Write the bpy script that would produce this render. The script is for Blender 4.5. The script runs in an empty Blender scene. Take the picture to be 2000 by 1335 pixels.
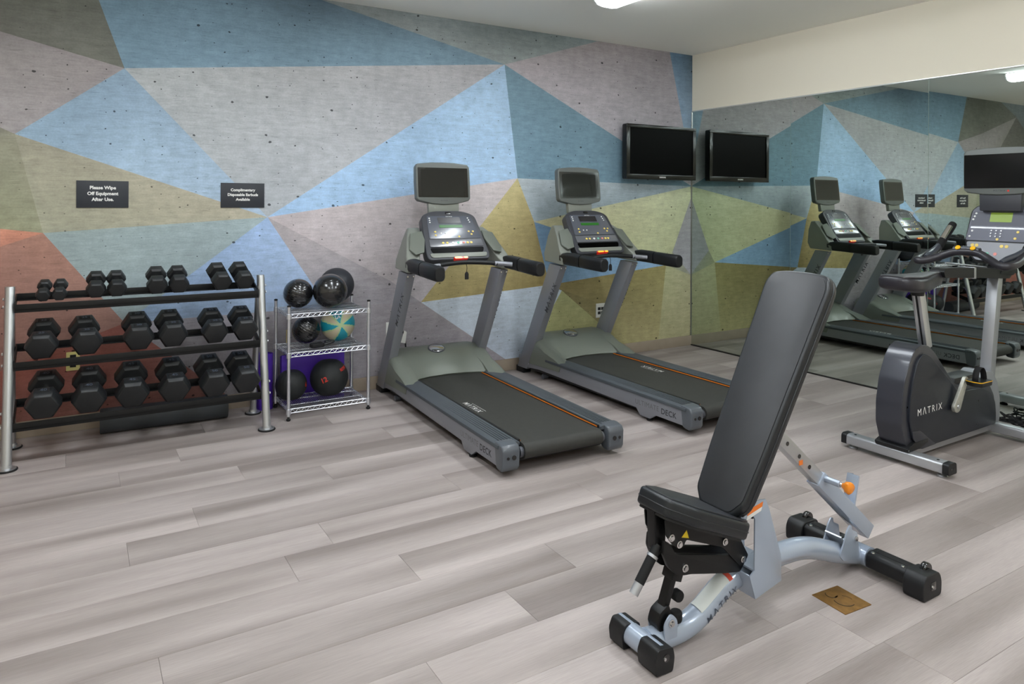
import bpy, bmesh, math, random
from mathutils import Vector, Matrix
S = bpy.context.scene
COL = S.collection
random.seed(7)
PI = math.pi
def rad(a): return math.radians(a)
def lin(r, g, b):
    f = lambda v: (v/255/12.92) if v/255 <= .04045 else ((v/255+.055)/1.055)**2.4
    return (f(r), f(g), f(b), 1.0)

# ------------------------------------------------ camera, light, exposure
CAMP = (-5.5217, -5.434, 1.502)
cd = bpy.data.cameras.new('camera'); cam = bpy.data.objects.new('camera', cd); COL.objects.link(cam)
F_PX, HZ, CXP, YAW, ROLL = 1400.3, 391.32, 1001.5, .5489, .0053
cd.sensor_fit = 'HORIZONTAL'; cd.sensor_width = 36.0
cd.lens = F_PX/2000*36.0
cd.shift_x = (1000-CXP)/2000
cd.shift_y = -(667.5-HZ)/2000
cd.clip_start = .05; cd.clip_end = 60
_r = Vector((math.cos(YAW), -math.sin(YAW), 0)); _f = Vector((math.sin(YAW), math.cos(YAW), 0)); _u = Vector((0, 0, 1))
_r2 = _r*math.cos(ROLL)+_u*math.sin(ROLL); _u2 = -_r*math.sin(ROLL)+_u*math.cos(ROLL)
M = Matrix((( _r2.x, _u2.x, -_f.x, CAMP[0]), (_r2.y, _u2.y, -_f.y, CAMP[1]), (_r2.z, _u2.z, -_f.z, CAMP[2]), (0, 0, 0, 1)))
cam.matrix_world = M
S.camera = cam
S.view_settings.view_transform = 'Standard'; S.view_settings.look = 'None'
S.view_settings.gamma = 1.0; S.view_settings.use_curve_mapping = False
S.view_settings.exposure = 0.0
LAMP = 27.5            # emission of the ceiling fixtures' diffusers
w = bpy.data.worlds.new('daylight'); S.world = w; w.use_nodes = True
_n = w.node_tree.nodes; _sky = _n.new('ShaderNodeTexSky'); _sky.sky_type = 'HOSEK_WILKIE'; _sky.turbidity = 4
w.node_tree.links.new(_sky.outputs[0], _n['Background'].inputs[0]); _n['Background'].inputs[1].default_value = 1.2

# ------------------------------------------------ materials
MATS = {}
def mat(name, col, rough=.5, metal=0.0, spec=.5, coat=0.0, emit=None, es=0, bump=None, var=None):
    """col: sRGB 0-255; bump=(scale, strength, distance) noise relief; var=(scale, amount) tone mottling"""
    m = bpy.data.materials.new(name); m.use_nodes = True; nt = m.node_tree; b = nt.nodes['Principled BSDF']
    c = lin(*col)
    b.inputs['Base Color'].default_value = c
    b.inputs['Roughness'].default_value = rough; b.inputs['Metallic'].default_value = metal
    b.inputs['Specular IOR Level'].default_value = spec
    b.inputs['Coat Weight'].default_value = coat; b.inputs['Coat Roughness'].default_value = .16 if name.startswith('console') else .08
    if emit: b.inputs['Emission Color'].default_value = lin(*emit); b.inputs['Emission Strength'].default_value = es
    tc = None
    if bump or var:
        tc = nt.nodes.new('ShaderNodeTexCoord')
    if bump:
        n = nt.nodes.new('ShaderNodeTexNoise'); n.inputs['Scale'].default_value = bump[0]; n.inputs['Detail'].default_value = 4
        nt.links.new(tc.outputs['Object'], n.inputs['Vector'])
        bp = nt.nodes.new('ShaderNodeBump'); bp.inputs['Strength'].default_value = bump[1]; bp.inputs['Distance'].default_value = bump[2]
        nt.links.new(n.outputs['Fac'], bp.inputs['Height']); nt.links.new(bp.outputs[0], b.inputs['Normal'])
    if var:
        n = nt.nodes.new('ShaderNodeTexNoise'); n.inputs['Scale'].default_value = var[0]; n.inputs['Detail'].default_value = 5
        nt.links.new(tc.outputs['Object'], n.inputs['Vector'])
        mr = nt.nodes.new('ShaderNodeMapRange'); mr.inputs['From Min'].default_value = .3; mr.inputs['From Max'].default_value = .7
        mr.inputs['To Min'].default_value = 1-var[1]; mr.inputs['To Max'].default_value = 1+var[1]
        nt.links.new(n.outputs['Fac'], mr.inputs['Value'])
        mx = nt.nodes.new('ShaderNodeVectorMath'); mx.operation = 'SCALE'; mx.inputs[0].default_value = c[:3]
        nt.links.new(mr.outputs[0], mx.inputs['Scale']); nt.links.new(mx.outputs[0], b.inputs['Base Color'])
    MATS[name] = m
    return m

mat('ceiling_paint', (246, 246, 240), .9, spec=.2, bump=(260, .15, .002))
mat('beige_paint', (226, 219, 202), .8, spec=.25, bump=(300, .1, .001))
mat('baseboard', (150, 136, 120), .55, var=(9, .06))
mat('subfloor', (70, 66, 64), .8)
mat('black_rubber', (24, 24, 25), .75, spec=.3)
mat('black_plastic', (20, 21, 23), .45, spec=.4)
mat('black_gloss', (8, 8, 9), .12, spec=.5, coat=.6)
mat('black_powder', (9, 10, 11), .42, spec=.35, bump=(700, .1, .0005))
mat('screen_black', (2, 2, 2), .3, spec=.04)
mat('tv_bezel', (7, 7, 8), .16, spec=.35, coat=.15)
mat('screen_grey', (26, 28, 27), .05, spec=.6)
mat('dumbbell_rubber', (24, 26, 28), .45, spec=.45, bump=(400, .12, .0005))
mat('chrome', (205, 205, 205), .16, 1.0)
mat('wire_chrome', (214, 216, 222), .28, .85)
mat('satin_silver', (190, 192, 194), .34, .85)
mat('alu_silver', (176, 178, 182), .33, .7)
mat('frame_grey', (138, 140, 147), .38, .35, coat=.15)
mat('frame_grey_dark', (86, 88, 94), .4, .3)
mat('hood_grey', (112, 117, 108), .42, .1, coat=.1, bump=(500, .06, .0004))
mat('mast_grey', (124, 127, 119), .42, .1, bump=(500, .06, .0004))
mat('monitor_grey', (94, 98, 95), .4, .1, bump=(500, .06, .0004))
mat('mast_recess', (96, 101, 92), .6)
mat('rail_rubber', (72, 77, 82), .55, spec=.35)
mat('endcap_grey', (80, 85, 91), .38, coat=.3)
mat('belt', (54, 54, 51), .62, spec=.3, bump=(1400, .35, .0008), var=(30, .06))
mat('orange_line', (216, 120, 32), .5)
mat('console_dark', (54, 55, 60), .4, spec=.4)
mat('console_face', (76, 80, 90), .26, spec=.6, coat=.8)
mat('console_strip', (90, 92, 98), .26, spec=.6, coat=.8)
mat('lcd_dark', (36, 34, 36), .25)
mat('lcd_green', (30, 84, 26), .3, emit=(60, 170, 45), es=.12)
mat('lcd_lime', (118, 140, 40), .4, emit=(140, 175, 50), es=.15)
mat('estop_red', (200, 30, 12), .35, emit=(220, 30, 10), es=.25, coat=.4)
mat('estop_amber', (250, 190, 60), .35, emit=(255, 170, 50), es=.55, coat=.4)
mat('button_yellow', (222, 196, 96), .4)
mat('button_white', (225, 225, 222), .4)
mat('button_green', (120, 190, 165), .4)
mat('button_red', (215, 130, 120), .4)
mat('bench_paint', (160, 171, 187), .27, .25, coat=.6)
mat('bench_vinyl', (31, 33, 37), .45, spec=.6, bump=(260, .12, .0006), var=(14, .12))
mat('bench_side', (22, 26, 30), .36, spec=.5, bump=(260, .1, .0006))
mat('bench_black', (22, 24, 28), .4, spec=.45)
mat('knob_orange', (240, 140, 25), .35, coat=.2)
mat('label_orange', (228, 120, 40), .5)
mat('label_red', (190, 60, 30), .5)
mat('label_white', (225, 226, 224), .5)
mat('label_paper', (196, 200, 196), .55)
mat('label_yellow', (240, 210, 30), .5)
mat('ink_grey', (62, 70, 84), .5)
mat('ink_dark', (48, 49, 54), .5)
mat('ink_faint', (104, 104, 106), .5)
mat('ink_white', (235, 235, 232), .5)
mat('bike_dark', (52, 56, 66), .36, spec=.5, coat=.25)
mat('bike_panel', (29, 33, 42), .42, spec=.45, bump=(900, .08, .0004))
mat('bike_rim', (50, 52, 60), .36, .2, coat=.25)
mat('bike_shroud', (142, 145, 150), .38, .3)
mat('bike_console_face', (112, 114, 126), .5, spec=.35)
mat('bike_console_lower', (150, 152, 158), .5, spec=.35)
mat('crank_silver', (190, 190, 180), .4, .6, var=(60, .12))
mat('saddle_vinyl', (58, 56, 60), .42, spec=.5)
mat('saddle_side', (38, 36, 42), .36, spec=.5)
mat('yellow_accent', (236, 178, 20), .4)
mat('brass', (132, 98, 50), .5, .55, var=(30, .22), bump=(90, .25, .001))
mat('brass_dark', (46, 34, 16), .7)
mat('ball_gloss', (20, 20, 22), .22, spec=.5, coat=.5)
mat('ball_matte', (38, 40, 46), .5, spec=.4)
mat('ball_leather', (34, 36, 37), .55, spec=.35, bump=(220, .15, .0008))
mat('ball_tan', (196, 186, 158), .45, bump=(900, .2, .0006))
mat('ball_teal', (22, 150, 170), .42, bump=(900, .2, .0006))
mat('ball_seam', (176, 200, 150), .5)
mat('red_print', (196, 44, 30), .55)
mat('purple_foam', (78, 42, 162), .5, spec=.35, bump=(160, .15, .001))
mat('foam_dark', (60, 64, 68), .6, bump=(300, .3, .001))
mat('sign_plate', (36, 40, 48), .5)
mat('ivory_plate', (226, 215, 140), .4)
mat('white_plate', (222, 222, 218), .4)
mat('tan_card', (190, 172, 120), .7)
mat('diffuser', (255, 255, 250), .5, emit=(242, 249, 255), es=LAMP)
mat('bike_window', (86, 88, 98), .45, spec=.35)
mat('fixture_white', (225, 225, 222), .5)
mat('trim_metal', (150, 150, 148), .3, .8)
mat('trim_black', (18, 18, 16), .5)
mat('trim_glint', (235, 236, 232), .22, .6)  # mirror top strip; near-white colour paints in light reflected off the glass edge
mat('glass_edge', (120, 140, 128), .15, spec=.6)
mat('window_frame', (225, 225, 220), .5)
m = mat('mirror_silver', (208, 218, 211), .0, 1.0)

def plank_material():
    m = bpy.data.materials.new('vinyl_plank'); m.use_nodes = True; nt = m.node_tree; L = nt.links; N = nt.nodes
    b = N['Principled BSDF']
    tc = N.new('ShaderNodeTexCoord'); oi = N.new('ShaderNodeObjectInfo')
    off = N.new('ShaderNodeVectorMath'); off.operation = 'MULTIPLY_ADD'
    rnd = N.new('ShaderNodeCombineXYZ')
    mu = N.new('ShaderNodeMath'); mu.operation = 'MULTIPLY'; mu.inputs[1].default_value = 57.0
    L.new(oi.outputs['Random'], mu.inputs[0]); L.new(mu.outputs[0], rnd.inputs[0]); L.new(mu.outputs[0], rnd.inputs[1]); L.new(mu.outputs[0], rnd.inputs[2])
    add = N.new('ShaderNodeVectorMath'); add.operation = 'ADD'
    L.new(tc.outputs['Object'], add.inputs[0]); L.new(rnd.outputs[0], add.inputs[1])
    def noise(sx, sy, detail, rough=.5):
        mp = N.new('ShaderNodeMapping'); mp.inputs['Scale'].default_value = (sx, sy, 1)
        L.new(add.outputs[0], mp.inputs['Vector'])
        n = N.new('ShaderNodeTexNoise'); n.inputs['Scale'].default_value = 1; n.inputs['Detail'].default_value = detail; n.inputs['Roughness'].default_value = rough
        L.new(mp.outputs[0], n.inputs['Vector']); return n
    broad = noise(.5, 5.5, 1.0); mid = noise(2.2, 60, 3); fine = noise(14, 420, 2)
    r1 = N.new('ShaderNodeMapRange'); r1.inputs['From Min'].default_value = .33; r1.inputs['From Max'].default_value = .67; L.new(broad.outputs['Fac'], r1.inputs['Value'])
    mx = N.new('ShaderNodeMix'); mx.data_type = 'RGBA'; mx.inputs['A'].default_value = lin(130, 120, 116); mx.inputs['B'].default_value = lin(172, 162, 158)
    L.new(r1.outputs[0], mx.inputs['Factor'])
    def scale(prev, fac, lo, hi, a=.3, c=.7):
        r = N.new('ShaderNodeMapRange'); r.inputs['From Min'].default_value = a; r.inputs['From Max'].default_value = c
        r.inputs['To Min'].default_value = lo; r.inputs['To Max'].default_value = hi; L.new(fac, r.inputs['Value'])
        v = N.new('ShaderNodeVectorMath'); v.operation = 'SCALE'; L.new(prev, v.inputs[0]); L.new(r.outputs[0], v.inputs['Scale']); return v.outputs[0]
    o = scale(mx.outputs['Result'], mid.outputs['Fac'], .96, 1.04)
    o = scale(o, fine.outputs['Fac'], .90, 1.08)
    o = scale(o, oi.outputs['Random'], .93, 1.05, 0, 1)
    L.new(o, b.inputs['Base Color'])
    b.inputs['Roughness'].default_value = .5; b.inputs['Specular IOR Level'].default_value = .4
    bp = N.new('ShaderNodeBump'); bp.inputs['Strength'].default_value = .25; bp.inputs['Distance'].default_value = .0006
    L.new(fine.outputs['Fac'], bp.inputs['Height']); L.new(bp.outputs[0], b.inputs['Normal'])
    MATS['vinyl_plank'] = m
plank_material()

def mural_material():
    m = bpy.data.materials.new('mural_print'); m.use_nodes = True; nt = m.node_tree; L = nt.links; N = nt.nodes
    b = N['Principled BSDF']; b.inputs['Roughness'].default_value = .75; b.inputs['Specular IOR Level'].default_value = .25
    at = N.new('ShaderNodeAttribute'); at.attribute_name = 'mural'
    tc = N.new('ShaderNodeTexCoord')
    def noise(sc, detail, sx=1, sz=1, rough=.55):
        mp = N.new('ShaderNodeMapping'); mp.inputs['Scale'].default_value = (sx, 1, sz); L.new(tc.outputs['Object'], mp.inputs['Vector'])
        n = N.new('ShaderNodeTexNoise'); n.inputs['Scale'].default_value = sc; n.inputs['Detail'].default_value = detail; n.inputs['Roughness'].default_value = rough
        L.new(mp.outputs[0], n.inputs['Vector']); return n.outputs['Fac']
    def scale(prev, fac, a, c, lo, hi):
        r = N.new('ShaderNodeMapRange'); r.inputs['From Min'].default_value = a; r.inputs['From Max'].default_value = c
        r.inputs['To Min'].default_value = lo; r.inputs['To Max'].default_value = hi; L.new(fac, r.inputs['Value'])
        v = N.new('ShaderNodeVectorMath'); v.operation = 'SCALE'; L.new(prev, v.inputs[0]); L.new(r.outputs[0], v.inputs['Scale']); return v.outputs[0]
    o = scale(at.outputs['Color'], noise(1.4, 6), .3, .7, 1.0, 1.28)          # cloudy concrete
    o = scale(o, noise(14, 5), .3, .7, .9, 1.09)
    o = scale(o, noise(6, 7, 1, 7), .32, .68, .9, 1.07)                      # horizontal board grain
    o = scale(o, noise(80, 3), .3, .7, .93, 1.06)
    # thin dark horizontal scratches
    o = scale(o, noise(22, 4, .4, 9), .58, .68, 1.0, .74)
    o = scale(o, noise(60, 3, .3, 4), .6, .7, 1.0, .8)
    # dark pits of two sizes, present in only some cells
    for sc, rad_, keep in ((4.2, .055, .35), (9, .050, .45)):
        sx_ = N.new('ShaderNodeSeparateXYZ'); L.new(tc.outputs['Object'], sx_.inputs[0]); cx_ = N.new('ShaderNodeCombineXYZ'); L.new(sx_.outputs[0], cx_.inputs[0]); L.new(sx_.outputs[2], cx_.inputs[1])
        mp = N.new('ShaderNodeMapping'); mp.inputs['Scale'].default_value = (1, 1.35, 1); L.new(cx_.outputs[0], mp.inputs['Vector'])
        wn = N.new('ShaderNodeTexNoise'); wn.inputs['Scale'].default_value = 40; L.new(mp.outputs[0], wn.inputs['Vector'])
        wm = N.new('ShaderNodeVectorMath'); wm.operation = 'MULTIPLY_ADD'; wm.inputs[1].default_value = (.014, .014, 0)
        L.new(wn.outputs['Color'], wm.inputs[0]); L.new(mp.outputs[0], wm.inputs[2])
        vo = N.new('ShaderNodeTexVoronoi'); vo.voronoi_dimensions = '2D'; vo.inputs['Scale'].default_value = sc; L.new(wm.outputs[0], vo.inputs['Vector'])
        sep = N.new('ShaderNodeSeparateColor'); L.new(vo.outputs['Color'], sep.inputs[0])
        # radius varies with the cell; cells below 'keep' have none
        rr = N.new('ShaderNodeMapRange'); rr.inputs['From Min'].default_value = keep; rr.inputs['From Max'].default_value = 1
        rr.inputs['To Min'].default_value = 0; rr.inputs['To Max'].default_value = rad_; L.new(sep.outputs[0], rr.inputs['Value'])
        dv = N.new('ShaderNodeMath'); dv.operation = 'SUBTRACT'; L.new(rr.outputs[0], dv.inputs[0]); L.new(vo.outputs['Distance'], dv.inputs[1])
        o = scale(o, dv.outputs[0], -.003, .01, 1.0, .2)
    hs = N.new('ShaderNodeHueSaturation'); hs.inputs['Saturation'].default_value = .8; L.new(o, hs.inputs['Color'])
    L.new(hs.outputs[0], b.inputs['Base Color'])
    MATS['mural_print'] = m
mural_material()

# ------------------------------------------------ mesh helpers
class MB:
    """collects shapes (verts, faces) into one mesh"""
    def __init__(s): s.v = []; s.f = []
    def add(s, v, f, fn=None):
        n = len(s.v); s.v += [Vector(fn(p) if fn else p) for p in v]; s.f += [tuple(i+n for i in q) for q in f]; return s
    def box(s, x0, x1, y0, y1, z0, z1, fn=None):
        v = [(x, y, z) for z in (z0, z1) for y in (y0, y1) for x in (x0, x1)]
        f = [(0, 2, 3, 1), (4, 5, 7, 6), (0, 1, 5, 4), (2, 6, 7, 3), (0, 4, 6, 2), (1, 3, 7, 5)]
        return s.add(v, f, fn)
    def prism(s, poly, a, b, axis='y', fn=None, poly2=None):
        """poly in the plane normal to axis (xz for y, yz for x, xy for z), extruded a..b; poly2 = outline at b"""
        def P(p, t):
            if axis == 'y': return (p[0], t, p[1])
            if axis == 'x': return (t, p[0], p[1])
            return (p[0], p[1], t)
        n = len(poly); q2 = poly2 or poly
        v = [P(p, a) for p in poly]+[P(p, b) for p in q2]
        f = [tuple(range(n))[::-1], tuple(range(n, 2*n))]+[(i, (i+1) % n, n+(i+1) % n, n+i) for i in range(n)]
        return s.add(v, f, fn)
    def bar(s, p, q, w, h, up=(0, 0, 1)):
        """rectangular bar p->q, width w across, height h along up"""
        p = Vector(p); q = Vector(q); d = (q-p).normalized(); a = d.cross(Vector(up)).normalized(); b = a.cross(d)
        v = [p+a*sx*w/2+b*sy*h/2 for sx, sy in ((-1, -1), (1, -1), (1, 1), (-1, 1))]+[q+a*sx*w/2+b*sy*h/2 for sx, sy in ((-1, -1), (1, -1), (1, 1), (-1, 1))]
        return s.add(v, [(3, 2, 1, 0), (4, 5, 6, 7), (0, 1, 5, 4), (1, 2, 6, 5), (2, 3, 7, 6), (3, 0, 4, 7)])
    def tube(s, pts, r, seg=12, closed=False, caps=True, sub=0, flat=1.0, up=None):
        pts = [Vector(p) for p in pts]
        rs = r if isinstance(r, (list, tuple)) else [r]*len(pts)
        if sub:
            np_, nr = [], []
            n = len(pts); rng = range(n) if closed else range(n-1)
            for i in rng:
                p0 = pts[(i-1) % n] if (closed or i > 0) else pts[0]; p1 = pts[i]; p2 = pts[(i+1) % n]
                p3 = pts[(i+2) % n] if (closed or i+2 < n) else pts[-1]
                for k in range(sub):
                    t = k/sub
                    np_.append(.5*((2*p1)+(p2-p0)*t+(2*p0-5*p1+4*p2-p3)*t*t+(3*p1-p0-3*p2+p3)*t*t*t)); nr.append(rs[i]*(1-t)+rs[(i+1) % n]*t)
            if not closed: np_.append(pts[-1]); nr.append(rs[-1])
            pts, rs = np_, nr
        n = len(pts); v = []; f = []
        ref = None
        for i in range(n):
            if closed: d = (pts[(i+1) % n]-pts[i-1])
            else: d = pts[min(i+1, n-1)]-pts[max(i-1, 0)]
            d.normalize()
            if ref is None:
                ref = Vector(up) if up else (Vector((0, 0, 1)) if abs(d.z) < .9 else Vector((1, 0, 0)))
            a = d.cross(ref)
            if a.length < 1e-5: a = d.cross(Vector((0, 1, 0)))
            a.normalize(); b = a.cross(d).normalized(); ref = b
            for k in range(seg):
                t = 2*PI*k/seg; v.append(pts[i]+a*math.cos(t)*rs[i]+b*math.sin(t)*rs[i]*flat)
        m = n if closed else n-1
        for i in range(m):
            for k in range(seg):
                i2 = (i+1) % n; f.append((i*seg+k, i*seg+(k+1) % seg, i2*seg+(k+1) % seg, i2*seg+k))
        if caps and not closed:
            f.append(tuple(range(seg))[::-1]); f.append(tuple((n-1)*seg+k for k in range(seg)))
        return s.add(v, f)
    def lathe(s, prof, seg=24, fn=None):
        """profile [(r, z)...] about z"""
        v = []; f = []
        for r, z in prof:
            for k in range(seg):
                t = 2*PI*k/seg; v.append((r*math.cos(t), r*math.sin(t), z))
        for i in range(len(prof)-1):
            for k in range(seg): f.append((i*seg+k, i*seg+(k+1) % seg, (i+1)*seg+(k+1) % seg, (i+1)*seg+k))
        if prof[0][0] > 1e-4: f.append(tuple(range(seg))[::-1])
        if prof[-1][0] > 1e-4: f.append(tuple((len(prof)-1)*seg+k for k in range(seg)))
        return s.add(v, f, fn)
    def loft(s, rings, fn=None, cap=True):
        n = len(rings[0]); v = [p for r in rings for p in r]; f = []
        for i in range(len(rings)-1):
            for k in range(n): f.append((i*n+k, i*n+(k+1) % n, (i+1)*n+(k+1) % n, (i+1)*n+k))
        if cap: f.append(tuple(range(n))[::-1]); f.append(tuple((len(rings)-1)*n+k for k in range(n)))
        return s.add(v, f, fn)
    def build(s, name, material, parent=None, bevel=0, seg=2, sharp=35, loc=None, rot=None):
        me = bpy.data.meshes.new(name); me.from_pydata([tuple(p) for p in s.v], [], s.f); me.update()
        bm = bmesh.new(); bm.from_mesh(me)
        bmesh.ops.remove_doubles(bm, verts=bm.verts, dist=1e-6)
        bmesh.ops.recalc_face_normals(bm, faces=bm.faces)
        if bevel:
            es = [e for e in bm.edges if len(e.link_faces) == 2 and e.calc_face_angle(0) > rad(28)]
            bmesh.ops.bevel(bm, geom=es, offset=bevel, segments=seg, profile=.6, affect='EDGES', clamp_overlap=True)
        bm.to_mesh(me); bm.free()
        for p in me.polygons: p.use_smooth = True
        me.set_sharp_from_angle(angle=rad(sharp))
        me.materials.append(MATS[material])
        o = bpy.data.objects.new(name, me); COL.objects.link(o)
        if loc: o.location = loc
        if rot: o.rotation_euler = rot
        if parent: o.parent = parent
        return o
def tag(o, label=None, cat=None, group=None, kind=None):
    if label: o['label'] = label
    if cat: o['category'] = cat
    if group: o['group'] = group
    if kind: o['kind'] = kind
    return o
def thing(name, label, cat, loc=(0, 0, 0), rotz=0, group=None):
    o = bpy.data.objects.new(name, None); COL.objects.link(o); o.empty_display_size = .1
    o.location = loc; o.rotation_euler = (0, 0, rotz); return tag(o, label, cat, group)
def copy_tree(o, parent=None):
    c = o.copy(); COL.objects.link(c)
    if parent: c.parent = parent
    for ch in list(o.children): copy_tree(ch, c)
    return c
def text(name, s, size, material, parent, fn, bold=0, align='CENTER', extrude=0, spacing=1.0):
    """flat lettering; fn maps the letters' plane (x, y) to the parent's space"""
    cu = bpy.data.curves.new(name, 'FONT'); cu.body = s; cu.size = size; cu.offset = bold; cu.align_x = align; cu.align_y = 'CENTER'
    cu.resolution_u = 3; cu.space_character = spacing
    to = bpy.data.objects.new(name, cu); me = bpy.data.meshes.new_from_object(to)
    for v in me.vertices: v.co = Vector(fn(v.co.x, v.co.y))
    me.name = name
    me.materials.clear(); me.materials.append(MATS[material])
    bpy.data.objects.remove(to); bpy.data.curves.remove(cu)
    o = bpy.data.objects.new(name, me); COL.objects.link(o)
    if parent: o.parent = parent
    return o
def frame(origin, ux, uy, uz):
    o = Vector(origin); a = Vector(ux); b = Vector(uy); c = Vector(uz)
    return lambda p: o+a*p[0]+b*p[1]+c*p[2]
def rrect(x0, x1, y0, y1, r, n=4):
    o = []
    for cx, cy, a0 in ((x1-r, y1-r, 0), (x0+r, y1-r, 90), (x0+r, y0+r, 180), (x1-r, y0+r, 270)):
        for k in range(n+1):
            a = rad(a0+90*k/n); o.append((cx+r*math.cos(a), cy+r*math.sin(a)))
    return o
def rpoly(poly, r, n=3):
    """round every corner of a polygon by radius r (or a list of radii)"""
    out = []; N = len(poly)
    for i in range(N):
        p = Vector(poly[i]); a = Vector(poly[i-1])-p; b = Vector(poly[(i+1) % N])-p
        ri = r[i] if isinstance(r, (list, tuple)) else r
        if ri <= 0: out.append(tuple(p)); continue
        t = min(ri, a.length*.45, b.length*.45); pa = p+a.normalized()*t; pb = p+b.normalized()*t
        for k in range(n+1):
            u = k/n; out.append(tuple(pa*(1-u)**2+p*2*u*(1-u)+pb*u*u))
    return out
# ------------------------------------------------ the room
H = 3.03; XW = -8.2; YB = -7.6
st = lambda o: tag(o, kind='structure')
st(MB().box(XW-.1, .1, YB-.1, .1, -.12, -.006).build('floor', 'subfloor'))
FLOOR = bpy.data.objects['floor']
PW, PL = .2355, 1.522
joint = {-5: -4.995, -4: -5.308, -3: -4.732, -2: -4.328, -1: -5.026, 0: -5.321, 1: -4.549, 2: -4.76, 3: -4.344, 4: -3.758, 5: -4.10, 6: -4.539, 7: -1.873, 8: -3.193}
pm = {}
row = -8
while True:
    y1 = -1.888-PW*row; y0 = y1-PW; row += 1
    if y0 >= 0: continue
    if y1 <= YB: break
    y1 = min(y1, 0); y0 = max(y0, YB)
    j = joint.get(row-1, None)
    if j is None: j = -random.random()*PL
    while j > XW: j -= PL
    x = j
    while x < 0:
        a = max(x, XW); b = min(x+PL, 0); x += PL
        if b-a < .02: continue
        key = (round(b-a, 3), round(y1-y0, 3))
        if key in pm:
            o = bpy.data.objects.new('plank', pm[key]); COL.objects.link(o); o.parent = FLOOR
        else:
            g = .0004
            o = MB().box(-(b-a)/2+g, (b-a)/2-g, -(y1-y0)/2+g, (y1-y0)/2-g, -.006, 0).build('plank', 'vinyl_plank', FLOOR, bevel=.0007, seg=1)
            pm[key] = o.data
        o.location = ((a+b)/2, (y0+y1)/2, 0)

st(MB().box(XW-.1, .1, YB-.1, .1, H, H+.1).build('ceiling', 'ceiling_paint'))
st(MB().box(0, .1, YB, .1, 0, H).build('wall_right', 'beige_paint'))
st(MB().box(XW-.1, XW, YB, .1, 0, H).build('wall_left', 'beige_paint'))
wx0, wx1, wz0, wz1 = -4.15, -3.25, 1.05, 2.15
st(MB().box(XW, wx0, YB-.1, YB, 0, H).box(wx1, 0, YB-.1, YB, 0, H).box(wx0, wx1, YB-.1, YB, 0, wz0).box(wx0, wx1, YB-.1, YB, wz1, H).build('wall_rear', 'beige_paint'))
wf = MB().box(wx0, wx0+.04, YB-.07, YB+.01, wz0, wz1).box(wx1-.04, wx1, YB-.07, YB+.01, wz0, wz1).box(wx0, wx1, YB-.07, YB+.01, wz0, wz0+.04).box(wx0, wx1, YB-.07, YB+.01, wz1-.04, wz1).box((wx0+wx1)/2-.015, (wx0+wx1)/2+.015, YB-.06, YB, wz0, wz1).build('window_1', 'window_frame')
st(wf)
# walls' baseboards
for nm, a in (('baseboard_back', (XW, 0, -.012, 0)), ('baseboard_left', (XW, XW+.012, YB, -.012)), ('baseboard_rear', (XW, 0, YB, YB+.012))):
    st(MB().box(a[0], a[1], a[2], a[3], 0, .102).build(nm, 'baseboard', bevel=.003))
# the mural wall: printed triangles, shared corners, colours per corner
ND = dict(A=(-5.24, 2.37), B=(-2.29, 2.70), C=(-5.84, 1.90), D=(-4.31, 1.37), E=(-2.15, 1.70), F=(-5.69, 1.28), T1=(-5.47, H), P0=(-5.92, 2.53), P1=(-5.92, 1.94),
 P2=(-5.91, 1.31), O1=(-5.91, 1.20), R1=(-5.91, .43), Q=(-5.23, .67), T2=(-3.95, H), T3=(-1.25, H), T4=(-.32, H), S1=(0, 1.80), S2=(0, 1.66), J=(-1.97, 1.31),
 K=(-1.80, .73), M=(-3.08, .66), V=(-.27, .98), V1=(0, 1.56), V2=(0, .73), W=(-.36, .85), X1=(-.47, 0), Y1=(-1.66, .67), Y3=(-.79, 0), Z1=(-2.12, 0), Z2=(-1.99, 0),
 BL=(-3.86, .68), U2=(-4.47, 0), CR=(0, H), C0=(0, 0), G=(-6.93, 2.83), TL=(XW, H), GT=(-6.45, H), GL=(XW, 1.95), G2=(-6.47, 2.37), LL=(XW, 1.2), L0=(XW, 0), FT=(-3.35, .85), K2=(-1.80, .73), N1=(-6.6, 1.7), N2=(XW, .6), TV=(-5.4, H))
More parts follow.
